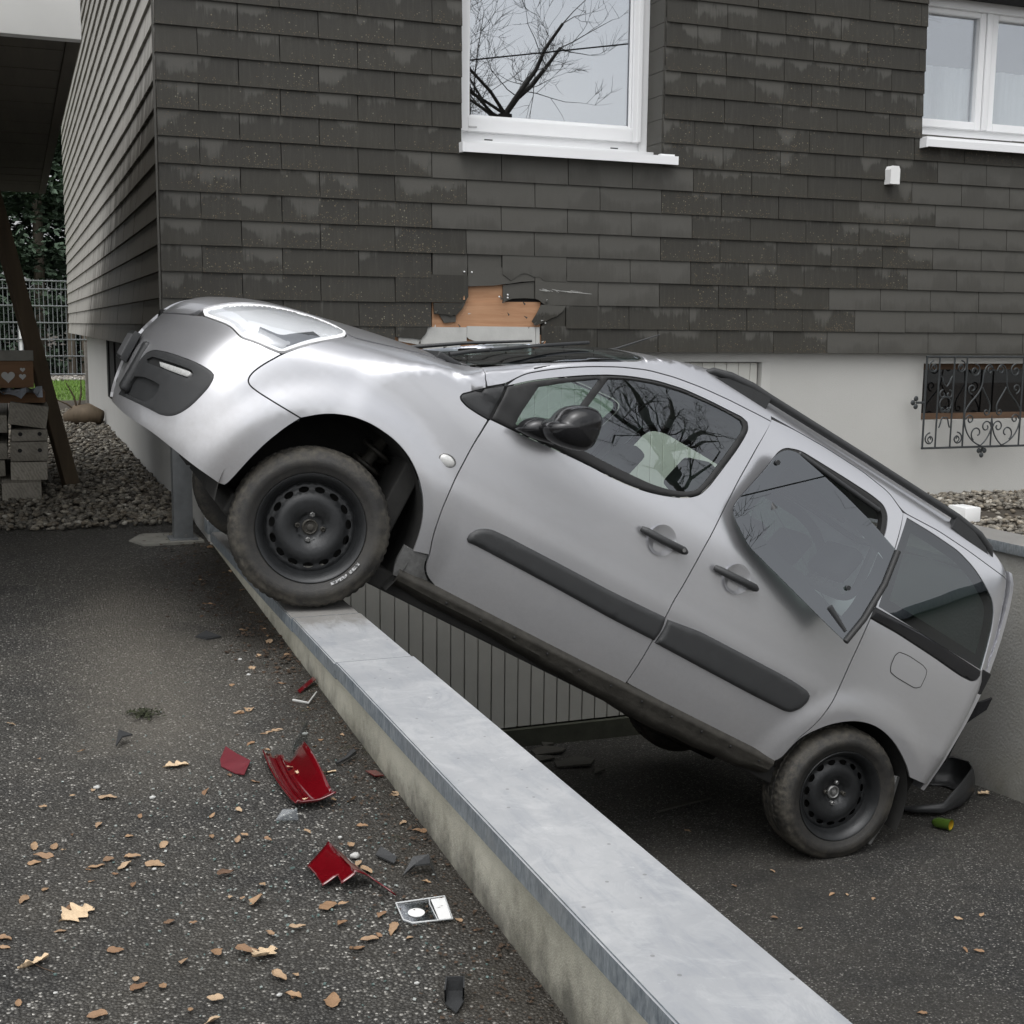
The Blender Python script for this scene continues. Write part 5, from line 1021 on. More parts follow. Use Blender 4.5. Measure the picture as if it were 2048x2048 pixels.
# front spring strut in the arch
bm=bmesh.new(); pts=[]
for i in range(120):
    t=i/119; a=t*5*2*math.pi; pts.append(CL(.10+.062*math.cos(a)+.07*t,.60+.062*math.sin(a)-.04*t,.16+.34*t))
bm_tube(bm,pts,.010,6); bm_tube(bm,[CL(.06,.62,-.02),CL(.12,.60,.30),CL(.17,.56,.52)],.028,10); me=bpy.data.meshes.new('spring_strut'); bm.to_mesh(me); bm.free(); me.materials.append(MAT['mud']); me.polygons.foreach_set('use_smooth',[True]*len(me.polygons)); cobj(bpy.data.objects.new('spring_strut',me))
# ------------------------------------------------------------------ left side: carport, timber, plank, fence, planting
cp=empty('carport',(-1.5,7.5,.1)); tag(cp,'carport roof with pale sheet fascia and dark soffit at the upper left','carport')
CZ0=1.0+ZO
box('fascia',-5.5,.262,4.96,5.018,CZ0-.005,CZ0+.42,MAT['fascia'],cp,.004); box('side_fascia',.214,.262,5.02,10.9,CZ0-.002,CZ0+.42,MAT['soffit'],cp,.003)
for i in range(28): box('soffit_board',-5.5,.212,5.022+i*.21,5.022+i*.21+.205,CZ0+.004+rng.uniform(0,.003),CZ0+.03,MAT['soffit'],cp)
box('roof_deck',-5.5,.21,5.02,10.9,CZ0+.035,CZ0+.40,MAT['dark'],cp)
for x in (-.62,-3.0): box('roof_beam',x,x+.12,5.2,10.8,CZ0-.10,CZ0,MAT['soffit'],cp)
for x,y in ((-3.2,5.6),(-3.2,10.5),(-.75,10.5)): box('post',x,x+.12,y,y+.12,.0,CZ0-.10,MAT['soffit'],cp)
tube('screw',[(.085,4.955,CZ0+.155),(.085,4.95,CZ0+.155)],.012,MAT['steel'],cp,10)
box('back_panel',-5.4,-.65,10.45,10.5,.0,CZ0-.1,MAT['soffit'],cp)
# timber stack (end grain towards the viewer), each beam a thing
def timber(x0,x1,z0,z1,y0,rot,label,L=1.6,m='sawn'):
    c=((x0+x1)/2,(z0+z1)/2); M=Matrix.Translation((c[0],0,c[1]))@Matrix.Rotation(R_(rot),4,'Y')@Matrix.Translation((-c[0],0,-c[1]))
    o=box('timber_beam',x0,x1,y0,y0+L,z0,z1,MAT[m],None,.008,M)
    if 'hole' in label:
        for q in (.25,.78): tube('bolt_hole',[(x0+(x1-x0)*q,y0-.0005,c[1]+.008),(x0+(x1-x0)*q,y0+.02,c[1]+.008)],.014,MAT['dark'],o,10)
    return tag(o,label,'timber','stacked timber beams')


TS=9.0/8.55
def T_(x0,x1,z0,z1): return x0*TS,x1*TS,1.3+(z0-1.3)*TS,1.3+(z1-1.3)*TS
for (a,rot,dy,lab) in (((-.06,.168,.655,.795),9,0,'grey weathered timber beam tilted on top of the stack'),((-.052,.163,.562,.636),0,.02,'thin grey timber beam with bolt holes under the tilted one'),((-.060,.162,.437,.558),0,.0,'thick grey timber beam with two bolt holes in mid stack'),((-.064,.155,.316,.432),1,.01,'grey timber beam with chamfered corner in the lower stack'),((-.118,.112,.205,.318),0,-.14,'pale broad timber block lowest of the stack on the pebbles'),
    ((-.33,-.072,.615,.725),0,.05,'timber end at the left picture edge, upper of three'),((-.33,-.078,.452,.555),2,.04,'timber end at the left picture edge, middle of three'),((-.33,-.094,.34,.44),-2,.03,'timber end at the left picture edge, lowest of three')):
    x0,x1,z0,z1=T_(*a); timber(x0,x1,z0,z1,9.0+dy,rot,lab)
x0,x1,z0,z1=T_(-.55,.16,.80,.868); tag(box('timber_beam',x0,x1,9.06,9.5,z0,z1,MAT['wood_b'],None,.005),'brown timber lying across the top of the stack','timber')
x0,x1,z0,z1=T_(-.5,.095,.895,1.128); hb=empty('toy_crate',(0,9.2,z0)); tag(hb,'brown wooden crate with pale heart cut-outs on the timber stack','crate')
box('front_board',x0,x1,9.06,9.085,z0,z1-.07,MAT['wood_b'],hb,.003); box('top_rail',x0,x1+.004,9.05,9.10,z1-.068,z1,MAT['concrete'],hb,.004); box('crate_body',x0+.004,x1-.004,9.101,9.55,z0,z1-.02,MAT['wood_b'],hb,.003)
def heart(cx,cz,s):
    P=[(cx+s*16*math.sin(t)**3/16,cz+s*(13*math.cos(t)-5*math.cos(2*t)-2*math.cos(3*t)-math.cos(4*t))/16) for t in np.linspace(0,2*math.pi,30,False)]; return prism('heart_inlay',P,9.052,9.0595,MAT['fibre'],hb)
for cx,cz,s in ((-.054,.965,.042),(.030,.965,.022),(.032,1.008,.016)): heart(cx*TS,1.3+(cz-1.3)*TS,s)
bm=bmesh.new(); n=18; rows=[]
for j in range(5): rows.append([bm.verts.new((-.45+.60*i/n,8.93+.09*j,.86+.016*math.sin(i*2.1+j)+.02*math.sin(i*1.3+j*2.2)-.025*(j==0))) for i in range(n+1)])
for A,B in zip(rows,rows[1:]):
    for i in range(n): bm.faces.new((A[i],A[i+1],B[i+1],B[i]))
tag(bmobj('plastic_sheet',bm,MAT['sheetw'],None,False),'crumpled blue grey plastic sheet under the heart crate','plastic sheet')
bm=bmesh.new(); M=Matrix.Translation((.335,9.62,.12))@Matrix.Rotation(R_(-12.3),4,'Y')@Matrix.Rotation(R_(28),4,'Z'); bm_box(bm,-.055,.055,-.03,.03,0,2.25,M); bmesh.ops.bevel(bm,geom=bm.edges[:],offset=.004,segments=1,affect='EDGES')
pl=bmobj('leaning_plank',bm,MAT['plank'],None); tag(pl,'long brown wooden post leaning towards the carport roof','plank')
bm=bmesh.new(); M=Matrix.Translation((.21,9.9,.12))@Matrix.Rotation(R_(-19),4,'Y'); bm_box(bm,-.012,.012,-.09,.09,0,.62,M); tag(bmobj('short_board',bm,MAT['wood_old'],None),'thin grey board leaning between timber stack and post','plank')
# steel post on a concrete pad beneath the nose
sp_=empty('steel_post',(.82,7.16,.10)); tag(sp_,'galvanised square steel post under the front bumper','post')
box('shaft',.766,.868,7.10,7.20,.10,1.14,MAT['galv'],sp_,.006); box('base_plate',.74,.893,7.08,7.225,.122,.138,MAT['galv'],sp_,.003); box('bracket',.80,.90,7.085,7.099,.62,.69,MAT['galv'],sp_,.003); tube('bolt',[(.825,7.082,.155),(.825,7.074,.155)],.007,MAT['steel'],sp_,8)
o=prism('concrete_pad',[(.53,7.17),(.60,7.36),(.70,7.45),(.90,7.42),(.92,7.05),(.74,7.03),(.60,7.02)],.06,.128,MAT['concrete'],None,'XY'); tag(o,'worn concrete pad around the foot of the steel post','footing')
# stump with twigs, far gate post
st=empty('root_stump',(.74,15.7,.14)); tag(st,'dark root stump with bare twigs on the pebbles by the plinth','stump')
bm=bmesh.new(); bm_tube(bm,[(.50,15.75,.20),(.62,15.7,.24),(.76,15.66,.25),(.90,15.6,.22)],[.06,.12,.13,.08],12); bmobj('log',bm,MAT['plank'],st,True)
for q in ((.52,15.6,.62),(.68,15.55,.68),(.36,15.6,.45)): tube('twig',[(.64,15.68,.28),((.64+q[0])/2+.02,15.64,(.3+q[2])/2),q],[.014,.010,.005],MAT['plank'],st,6)
tag(box('gate_post',.93,1.0,19.85,19.92,.12,1.02,MAT['wood_old'],None,.005),'slim grey gate post at the far corner of the plinth','post')
# mesh fence
fe=empty('mesh_fence',(.8,29,.12)); tag(fe,'galvanised double wire mesh fence behind the lawn','fence')
for k in range(70):
    x=-2.5+k*.088; tube('vertical_wire',[(x,29,.2),(x,29,2.2)],.009,MAT['galv'],fe,5)
for z in (.22,.60,.95,1.30,1.65,2.0,2.17): tube('rail_wire',[(-2.5,28.98,z),(3.6,28.98,z)],.016,MAT['galv'],fe,5)
for x in (-2.5,.10,3.2): tube('fence_post',[(x,29.05,.1),(x,29.05,2.4)],.05,MAT['whitep'] if x<1 and x>0 else MAT['galv'],fe,8)
rg=random.Random(21); sp=[(rg.uniform(-1.5,4),rg.uniform(27.6,29.6),.14+rg.random()*.03,rg.uniform(.03,.06)) for _ in range(1800)]
pebbles('far_pebbles',sp,m_peb('far_pale_pebbles',1.1),'pale pebble strip at the foot of the mesh fence')
bm=bmesh.new()
for _ in range(9000):
    x,y=rg.uniform(-1.2,3.2),rg.uniform(20.7,27.5); h=rg.uniform(.03,.075); a=rg.random()*6.28; w=.008
    v=[bm.verts.new(p) for p in ((x-w*math.cos(a),y-w*math.sin(a),.13),(x+w*math.cos(a),y+w*math.sin(a),.13),(x+rg.uniform(-.03,.03),y+rg.uniform(-.03,.03),.13+h))]; bm.faces.new(v)
tgm=NT('grass_blades'); tgm.fin(tgm.mix(tgm.noise(tgm.pos(),2.0,4,.6),(.085,.17,.018),(.15,.25,.04)),.7); tag(bmobj('grass',bm,tgm.m),'bright green short lawn grass behind the house','grass',kind='stuff')
# conifers beyond the fence
cfm=NT('conifer_needles'); cfm.fin(cfm.mix(cfm.noise(cfm.pos(),1.2,4,.7),(.035,.062,.036),(.095,.14,.092)),.75)
bark=m_wood('bark',(.10,.082,.06),(.19,.16,.125),2)
def conifer(x,y,h,r,lab,seed):
    rg=random.Random(seed); t=empty('conifer_tree',(x,y,.1)); tag(t,lab,'tree','conifers behind the mesh fence'); tube('trunk',[(x,y,.1),(x+.03,y,h*.5),(x,y,h)],[.14,.10,.02],bark,t,8)
    bm=bmesh.new()
    for _ in range(7000):
        u=rg.random()**.75; z=.35+u*(h-.3); rr=1.15*r*(1-u)**.45*(.75+.35*math.sin(z*5+seed)+.15*rg.random())+.10; a=rg.random()*6.28; q=rr*math.sqrt(rg.uniform(.25,1)); c=Vector((x+q*math.cos(a),y+q*math.sin(a),z-q*.25))
        for _k in range(3):
            d=Vector((math.cos(a)+rg.uniform(-.7,.7),math.sin(a)+rg.uniform(-.7,.7),rg.uniform(-.5,.35))).normalized()*rg.uniform(.14,.30); s=d.cross(Vector((rg.uniform(-1,1),rg.uniform(-1,1),1))).normalized()*rg.uniform(.035,.07)
            v=[bm.verts.new(c),bm.verts.new(c+d*.5+s),bm.verts.new(c+d),bm.verts.new(c+d*.5-s)]; bm.faces.new(v)
    bmobj('crown',bm,cfm.m,t)
for i,(x,y,h,r,lab) in enumerate(((.55,31.6,9.5,1.7,'dense conifer behind the fence nearest the house flank'),(-1.3,32.4,9.0,1.8,'dense conifer behind the fence farther left, beside the white post'),(2.2,33,10.5,1.7,'conifer half hidden behind the far corner of the house'),(-3.6,33,9,1.9,'conifer behind the carport at the far left'),(-.4,34.5,11,2.2,'taller dark conifer standing back between the front conifers'),(1.6,35.2,11.5,2.2,'tallest dark conifer farthest back near the house flank'))): conifer(x,y,h,r,lab,i+3)
for x in (1.12,1.42): tag(tube('pole_trunk',[(x,29.8,.1),(x+.02,29.8,1.2),(x+.05,29.8,2.3)],[.10,.085,.075],bark,None,8),'bare brown trunk behind the mesh fence, '+('left' if x<1.3 else 'right')+' of the pair','trunk')
# ------------------------------------------------------------------ bare trees and cable behind the viewer (seen mirrored in the panes)
tbark=m_wood('dark_bark',(.030,.026,.022),(.065,.056,.046),2)
def bare_tree(loc,crotch,seed,lab,limbs=(),k=1.0):
    rg=random.Random(seed); root=empty('bare_tree',loc); tag(root,lab,'tree','leafless trees mirrored in the windows'); bm=bmesh.new(); L=Vector(loc); top=Vector((loc[0]+.15,loc[1],crotch))
    tube('trunk',[L,L+Vector((.08,.05,crotch*.5)),top],[.26*k,.21*k,.19*k],tbark,root,10)
    def grow(p,d,r,ln,dep):
        n=4; pts=[p]; rs=[r]; q=p.copy(); dd=d.copy()
        for i in range(n):
            dd=(dd+Vector((rg.gauss(0,.16),rg.gauss(0,.16),rg.gauss(.05,.13)))).normalized(); q=q+dd*ln/n; pts.append(q.copy()); rs.append(r*(1-.62*(i+1)/n))
        bm_tube(bm,pts,rs,5 if r>.02 else 3,False)
        if dep<=0: return
        k=3 if dep>1 else 4
        for j in range(k):
            i=rg.randint(1,n); a=Vector((rg.gauss(0,1),rg.gauss(0,1),rg.gauss(0,1))).normalized(); nd=(dd*.9+a*.75+Vector((0,0,.12))).normalized(); grow(pts[i],nd,max(rs[i]*.68,.0045),ln*rg.uniform(.55,.78),dep-1)
    for d,ln,r in limbs:
        r*=k
        p=top; dd=Vector(d).normalized(); pts=[p+dd*ln*t/4+Vector((rg.gauss(0,.04),rg.gauss(0,.04),rg.gauss(0,.04)))*(t>0) for t in range(5)]; bm_tube(bm,pts,[r,r*.9,r*.75,r*.62,r*.5],8)
        for t in (1,2,3,4):
            for _ in range(2): a=Vector((rg.gauss(0,1),rg.gauss(0,1),rg.gauss(0,.7))).normalized(); grow(pts[t],(dd*.4+a).normalized(),r*.22,ln*rg.uniform(.35,.65),2+(t%2))
    for _ in range(5):
        a=rg.random()*6.28; grow(top-Vector((0,0,rg.uniform(0,1.2))),Vector((math.cos(a),math.sin(a),rg.uniform(.1,.8))).normalized(),.05*k,rg.uniform(1.4,2.2),3)
    bmobj('branches',bm,tbark,root)
bare_tree((9.0,-10,-.56),5.45,4,'leafless pollarded tree mirrored in the middle house window',(((1.0,.1,1.55),2.1,.075),((1.2,-.2,1.25),1.9,.085),((-1,.3,1.0),2.2,.05),((-1.2,.2,.5),2.0,.045)),.75)
bare_tree((15.1,-10,-.56),7.3,9,'leafless tree mirrored in the front door window of the car',(((-.2,.1,1.5),2.4,.11),((.8,.1,1.2),2.3,.10),((-1,.2,.7),2.3,.09),((1.3,.2,.5),2.0,.08)))
bare_tree((6.4,-11.2,-.56),5.2,15,'leafless tree mirrored at the left of the middle house window',(((.6,.1,1.4),2.5,.06),((-.8,.1,1.2),2.3,.06),((1.2,.2,.6),2.1,.05)),.8)
tag(tube('overhead_cable',[(22,-9.4,8.9),(14,-9.4,7.3),(8,-9.4,6.25),(0,-9.4,5.4),(-10,-9.4,5.2)],.014,MAT['dark'],None,6),'thin overhead cable mirrored in the middle house window','cable')
# ------------------------------------------------------------------ debris
def shard(name,pts,zs,th,mat,label,cat,group=None,parent=None,wall=None,ramp=False):
    f=ramp_z if ramp else drive_z
    bm=bmesh.new(); A=[bm.verts.new((x,y,f(y)+z)) for (x,y),z in zip(pts,zs)]; B=[bm.verts.new((x,y,f(y)+z+th)) for (x,y),z in zip(pts,zs)]; n=len(pts)
    for t in tessellate_polygon([[Vector((q[0],q[1],0)) for q in pts]]): bm.faces.new([A[i] for i in t]); bm.faces.new([B[i] for i in t][::-1])
    for i in range(n): bm.faces.new((A[i],A[(i+1)%n],B[(i+1)%n],B[i]))
    if wall:
        i0,i1,h,inn=wall; c=Vector((sum(p[0] for p in pts)/n,sum(p[1] for p in pts)/n,0))
        for i in range(i0,i1):
            p,q=B[i%n].co.copy(),B[(i+1)%n].co.copy(); u=[Vector((v.x+(c.x-v.x)*inn,v.y+(c.y-v.y)*inn,v.z+h)) for v in (p,q)]; w=[bm.verts.new(v) for v in (p,q,u[1],u[0])]; bm.faces.new(w)
            e=Vector((0,0,0)); nn=(q-p).cross(u[1]-q).normalized()*th; w2=[bm.verts.new(v+nn) for v in (p,q,u[1],u[0])]; bm.faces.new(w2[::-1]); bm.faces.new((w[2],w[3],w2[3],w2[2]))
    bmesh.ops.triangulate(bm,faces=[x for x in bm.faces if len(x.verts)>4])
    o=bmobj(name,bm,mat,parent); 
    return tag(o,label,cat,group) if label else o
RED='pieces of broken red tail lamp'
shard('lamp_fragment',[(0.516,3.720),(0.546,3.812),(0.567,3.737),(0.595,3.655),(0.563,3.573),(0.541,3.602),(0.511,3.669)],[.006,.010,.012,.016,.008,.004,.004],.003,plain('dusty_red_lens',(.13,.018,.025),.42,0,.2,40,.1),'flat dull red lens fragment left of the big red lamp piece','lamp fragment',RED)
r2=empty('lamp_fragment',(.69,3.5,drive_z(3.5))); tag(r2,'largest red tail lamp trough with a clear spike standing on it','lamp fragment',RED)
def shell(name,fn,nu,nv,mat,par,th=.0035,keep=None):
    bm=bmesh.new(); g=[[bm.verts.new(fn(i/nu,j/nv)) for j in range(nv+1)] for i in range(nu+1)]
    for i in range(nu):
        for j in range(nv):
            if keep is None or keep((i+.5)/nu,(j+.5)/nv): bm.faces.new((g[i][j],g[i+1][j],g[i+1][j+1],g[i][j+1]))
    bmesh.ops.delete(bm,geom=[v for v in bm.verts if not v.link_faces],context='VERTS')
    o=bmobj(name,bm,mat,par,True,55); m=o.modifiers.new('thickness','SOLIDIFY'); m.thickness=th; m.offset=1; return o
def trough(u,v):
    y=3.72-.43*u; x=.648+.095*v+.012*u-.012*math.sin(u*3); z=.006
    if v<.12: z+=.020*(1-v/.12)**1.5; x-=.004
    if v>.62: q=(v-.62)/.38; z+=(.015+.055*math.sin(math.pi*min(1,.15+u*.85)))*q**1.3; x+=.012*q
    if u>.9: z+=.022*((u-.9)/.1)**1.5*(v>.05)
    return Vector((x,y+.012*math.sin(v*9)*(u<.03),drive_z(y)+z))
shell('lamp_trough',trough,22,14,MAT['red'],r2,.004,lambda u,v:not(u<.10+.10*abs(math.sin(v*11)) and v>.55) and not(u<.05 and .2<v<.35))
for q in (.30,.47): tube('lamp_rib',[trough(u,q)+Vector((0,0,.004)) for u in np.linspace(.06,.9,8)],.0018,MAT['red'],r2,5)
shard('clear_spike',[(0.729,3.72),(0.797,3.80),(0.767,3.66),(0.722,3.556)],[.014,.075,.05,.014],.003,MAT['clear'],None,None,parent=r2)
r3=empty('lamp_fragment',(.67,2.85,drive_z(2.85))); tag(r3,'roof-shaped red lens fragment with a long pointed tail','lamp fragment',RED)
def face3(u,v):                                      # folded lens: one face up to the ridge, a narrow one falling behind it
    y=2.945-.19*u; 
    if v<.62: q=v/.62; x=.612+.012*math.sin(u*3)+.055*q+.035*u*q; z=.004+.046*q**1.15*(1-.25*u)
    else: q=(v-.62)/.38; x=.667+.035*u+.042*q+.03*u*q*u; z=(.050*(1-.25*u))*(1-q)**.8+.004
    return Vector((x,y+.02*v-.05*u*(v>.8)*(v-.8)*5,drive_z(y)+z))
shell('lens_face',face3,18,16,MAT['red'],r3,.003,lambda u,v:not(u>.80 and v<.35*abs(math.sin(u*30))) and not(u>.62 and .30>v) and not(u>.86 and .3<v<.9) and not(v>.72 and u<.12) and not(v>.9 and u<.5))
shard('lamp_fragment',[(0.904,3.504),(0.932,3.489),(0.946,3.453),(0.914,3.438)],[.004,.008,.004,.012],.003,MAT['red'],'small red lens chip at the foot of the parapet','lamp fragment',RED)
shard('lamp_fragment',[(0.867,4.298),(0.870,4.272),(0.945,4.360),(0.945,4.395)],[.006,.006,.02,.02],.004,MAT['red'],'narrow red strip against the parapet below the coping joint','lamp fragment',RED)
shard('clear_fragment',[(0.589,3.236),(0.614,3.265),(0.652,3.262),(0.648,3.222)],[.004,.02,.016,.004],.003,MAT['clear'],'clear plastic sliver in front of the big red lamp piece','lamp fragment')
BK='black plastic scraps on the driveway'
shard('plastic_scrap',[(0.785,2.949),(0.802,2.962),(0.828,2.905),(0.816,2.888)],[.004,.018,.012,.004],.004,MAT['black'],'flat black plastic scrap beside the white stone','plastic scrap',BK)
shard('plastic_scrap',[(0.817,2.817),(0.854,2.855),(0.893,2.848),(0.889,2.755),(0.882,2.805),(0.847,2.825)],[.004,.03,.034,.004,.03,.022],.004,MAT['black'],'arched black plastic scrap behind the clear plastic case','plastic scrap',BK)
b3=empty('plastic_scrap',(.765,2.26,drive_z(2.26))); tag(b3,'black plastic corner box nearest the viewer by the parapet','plastic scrap',BK)
shard('scrap_floor',[(0.739,2.252),(0.757,2.297),(0.792,2.287),(0.778,2.247),(0.750,2.212)],[.006]*5,.003,MAT['black'],None,None,parent=b3,wall=(0,3,.028,-.05))
shard('plastic_scrap',[(0.621,5.103),(0.666,5.125),(0.720,5.074),(0.658,5.055)],[.004,.02,.006,.004],.005,MAT['black'],'long black plastic sliver on the asphalt left of the front wheel','plastic scrap',BK)
shard('plastic_scrap',[(0.232,3.925),(0.248,4.00),(0.286,3.966),(0.255,3.955)],[.004,.03,.022,.022],.005,MAT['black'],'bent black plastic hook alone on the left asphalt','plastic scrap',BK)
tag(tube('plastic_scrap',[(.835,3.58,drive_z(3.58)+.010),(.87,3.60,drive_z(3.6)+.014),(.90,3.63,drive_z(3.63)+.02)],[.005,.006,.012],MAT['black'],None,6),'black plastic peg near the parapet behind the pale leaf','plastic scrap',BK)
# clear plastic case with white disc and strip
ca=empty('plastic_case',(.82,2.63,drive_z(2.63))); tag(ca,'clear flat plastic case with white disc and white panel','plastic case')
cz=drive_z(2.63); C4=[(0.764,2.690),(0.881,2.687),(0.862,2.572),(0.772,2.582),(0.757,2.604)]
prism('tray',C4,cz+.004,cz+.0055,MAT['clear'],ca,'XY'); rim_m=plain('case_rim',(.52,.53,.53),.25,0,.06,20,0)
tube('case_rim',[(x,y,cz+.008) for x,y in C4+C4[:1]],.0018,rim_m,ca,6); tube('divider',[(.843,2.686,cz+.008),(.836,2.66,cz+.008),(.829,2.578,cz+.008)],.0014,rim_m,ca,6)
prism('white_disc',[(.795+.019*math.cos(t),2.630+.021*math.sin(t)) for t in np.linspace(0,6.283,28,False)],cz+.0062,cz+.0075,MAT['whitep'],ca,'XY'); prism('white_panel',[(0.846,2.683),(0.879,2.683),(0.861,2.577),(0.833,2.580)],cz+.0062,cz+.0072,MAT['whitep'],ca,'XY')
# white stones
rg=random.Random(8)
for i,(x,y,s,lab) in enumerate(((.736,2.965,.011,'largest white stone, above the roof-shaped red fragment'),(.803,3.875,.008,'white stone behind the clear lamp spike'),(.712,2.352,.005,None),(.439,2.399,.005,None),(.728,3.088,.005,None),(.74,4.75,.008,None),(.74,4.55,.007,None),(.16,3.62,.008,None),(.30,3.5,.007,None),(.26,3.05,.005,None),(.62,2.2,.005,None),(.02,2.55,.004,None))):
    bm=bmesh.new(); bmesh.ops.create_icosphere(bm,subdivisions=2,radius=s,matrix=Matrix.Translation((x,y,drive_z(y)+s*.45))@Matrix.Diagonal((1.2,.85,.65,1)))
    for v in bm.verts: v.co+=Vector((rg.gauss(0,1),rg.gauss(0,1),rg.gauss(0,1)))*s*.10
    tag(bmobj('white_stone',bm,MAT['fibre'],None,True),lab or 'small white pebble '+('closest to the viewer','second closest to the viewer','third closest to the viewer','fourth closest to the viewer','fifth closest to the viewer','sixth closest to the viewer','seventh closest to the viewer','eighth closest to the viewer','ninth closest to the viewer','tenth closest to the viewer')[sorted((2.352,2.399,3.088,4.75,4.55,3.62,3.5,3.05,2.2,2.55)).index(y)]+' on the asphalt','stone','white stones on the driveway')
tag(tube('dry_twig',[(.833,4.208,drive_z(4.2)+.006),(.874,4.151,drive_z(4.15)+.010),(.922,4.242,drive_z(4.24)+.016)],[.005,.004,.0025],MAT['fibre'],None,6),'pale forked twig below the red strip at the parapet','twig')
bm=bmesh.new()
for _ in range(160):
    x,y=rg.gauss(.344,.022),rg.gauss(4.21,.03); s=rg.uniform(.004,.010); a=rg.random()*6; v=[bm.verts.new((x+s*math.cos(a+k*2.1),y+s*math.sin(a+k*2.1),drive_z(y)+.003+rg.random()*.012)) for k in range(3)]; bm.faces.new(v)
tag(bmobj('moss_clump',bm,plain('dark_moss',(.022,.026,.010),.95)),kind='stuff',label='dark moss clump alone on the left asphalt',cat='moss')
# ramp: slabs of broken slate, bottle, torn bumper skirt
SG='broken slate slabs on the ramp floor'
def slab(x,y,pts,lab,s=1): shard('slate_slab',[(x+a*s,y+b*s) for a,b in pts],[.006+.01*(i%2) for i in range(len(pts))],.010,MAT['slatec'],lab,'slate',SG,ramp=True)
slab(2.885,6.82,[(-.10,-.06),(.06,-.08),(.12,.0),(.02,.08),(-.09,.05)],'large broken slate slab on the ramp floor nearest the garage door')
slab(2.93,6.53,[(-.13,-.05),(.06,-.10),(.14,.02),(.05,.08),(-.10,.06)],'largest broken slate slab below the car sill on the ramp')
slab(2.93,6.95,[(-.03,-.02),(.04,-.03),(.05,.02),(-.02,.03)],'small slate chip tight against the garage threshold'); slab(2.80,6.68,[(-.06,-.05),(.05,-.05),(.06,.03),(-.04,.05)],'small slate slab between the two large ones on the ramp'); slab(3.14,5.58,[(-.18,-.03),(.17,.03),(.12,.05),(-.05,.04)],'long thin slate sliver in the dark under the car'); slab(2.98,6.34,[(-.03,-.05),(.04,-.04),(.02,.05)],'triangular slate chip in front of the slabs on the ramp')
bo=empty('bottle_neck',(4.149,4.789,ramp_z(4.789))); tag(bo,'broken green glass bottle lying behind the rear wheel','bottle')
bm=bmesh.new(); z=ramp_z(4.789)+.028; d=Vector((.035,-.09,.012)); o_=Vector((4.12,4.82,z)); t_=d.normalized(); u_=Vector((0,0,1)); v_=t_.cross(u_)
lathe(bm,[(.010,-.03),(.020,-.02),(.027,0),(.0275,.06),(.0285,.066),(.0285,.07),(.0245,.07),(.0245,.01),(.0,.008)],lambda r,a,h:o_+t_*h+(u_*math.cos(a)+v_*math.sin(a))*r,24); bmobj('body',bm,MAT['green'],bo,True,40)
bm=bmesh.new(); lathe(bm,[(.0244,.0695),(.0244,.012),(.0001,.012)],lambda r,a,h:o_+t_*h+(u_*math.cos(a)+v_*math.sin(a))*r*.99,24); bmobj('inner_face',bm,plain('amber_inside',(.34,.22,.02),.25,0,.1,20,0),bo,True)
# torn bumper skirt: an open curved shell lying behind the wheel
bm=bmesh.new(); rows=[]; path=[(4.06,5.10),(4.13,4.99),(4.25,4.935),(4.42,4.99),(4.60,5.12),(4.70,5.27),(4.70,5.40),(4.60,5.46)]
pp=smooth_poly([(a,b) for a,b in path],.03,80,1)
for i,(x,y) in enumerate(path):
    c=Vector((4.38,5.28,0)); rr=[]
    for k,(inn,h) in enumerate(((.30,.0),(.08,.005),(.0,.035),(-.01,.06+.04*min(1,i/4)),(.02,.08+.06*min(1,i/4)),(.05,.085+.065*min(1,i/4)+.012*math.sin(i*5)))): rr.append(bm.verts.new((x+(c.x-x)*inn,y+(c.y-y)*inn,ramp_z(y)+.006+h*(.3 if i<1 else (.6 if i<3 else 1))+.004*math.sin(i*7+k))))
    rows.append(rr)
for A,B in zip(rows,rows[1:]):
    for k in range(5): bm.faces.new((A[k],A[k+1],B[k+1],B[k]))
bmesh.ops.subdivide_edges(bm,edges=bm.edges[:],cuts=2,smooth=1.0,use_grid_fill=True)
ob=bmobj('torn_bumper',bm,MAT['black'],None,True); md=ob.modifiers.new('thickness','SOLIDIFY'); md.thickness=.005; tag(ob,'torn black bumper skirt on the ramp behind the rear wheel','bumper')
tag(tube('hanging_bracket',[CARM@CL(3.03,.80,.20),CARM@CL(3.06,.82,.0),CARM@CL(3.05,.83,-.14)],[.02,.018,.008],MAT['steel'],None,6),'bent metal bracket hanging between rear wheel and torn bumper','bracket')
# white plastic box on the right coping
wb=box('white_box',5.02,5.13,5.80,5.95,.225,.31,MAT['whitep'],None,.008); tag(wb,'white plastic box on the coping behind the roof rail','box')
wb2=box('white_cover',4.93,5.0,5.86,5.98,.226,.245,MAT['whitep'],None,.004); tag(wb2,'small white plastic cover on the coping beside the roof rail','plastic cover')
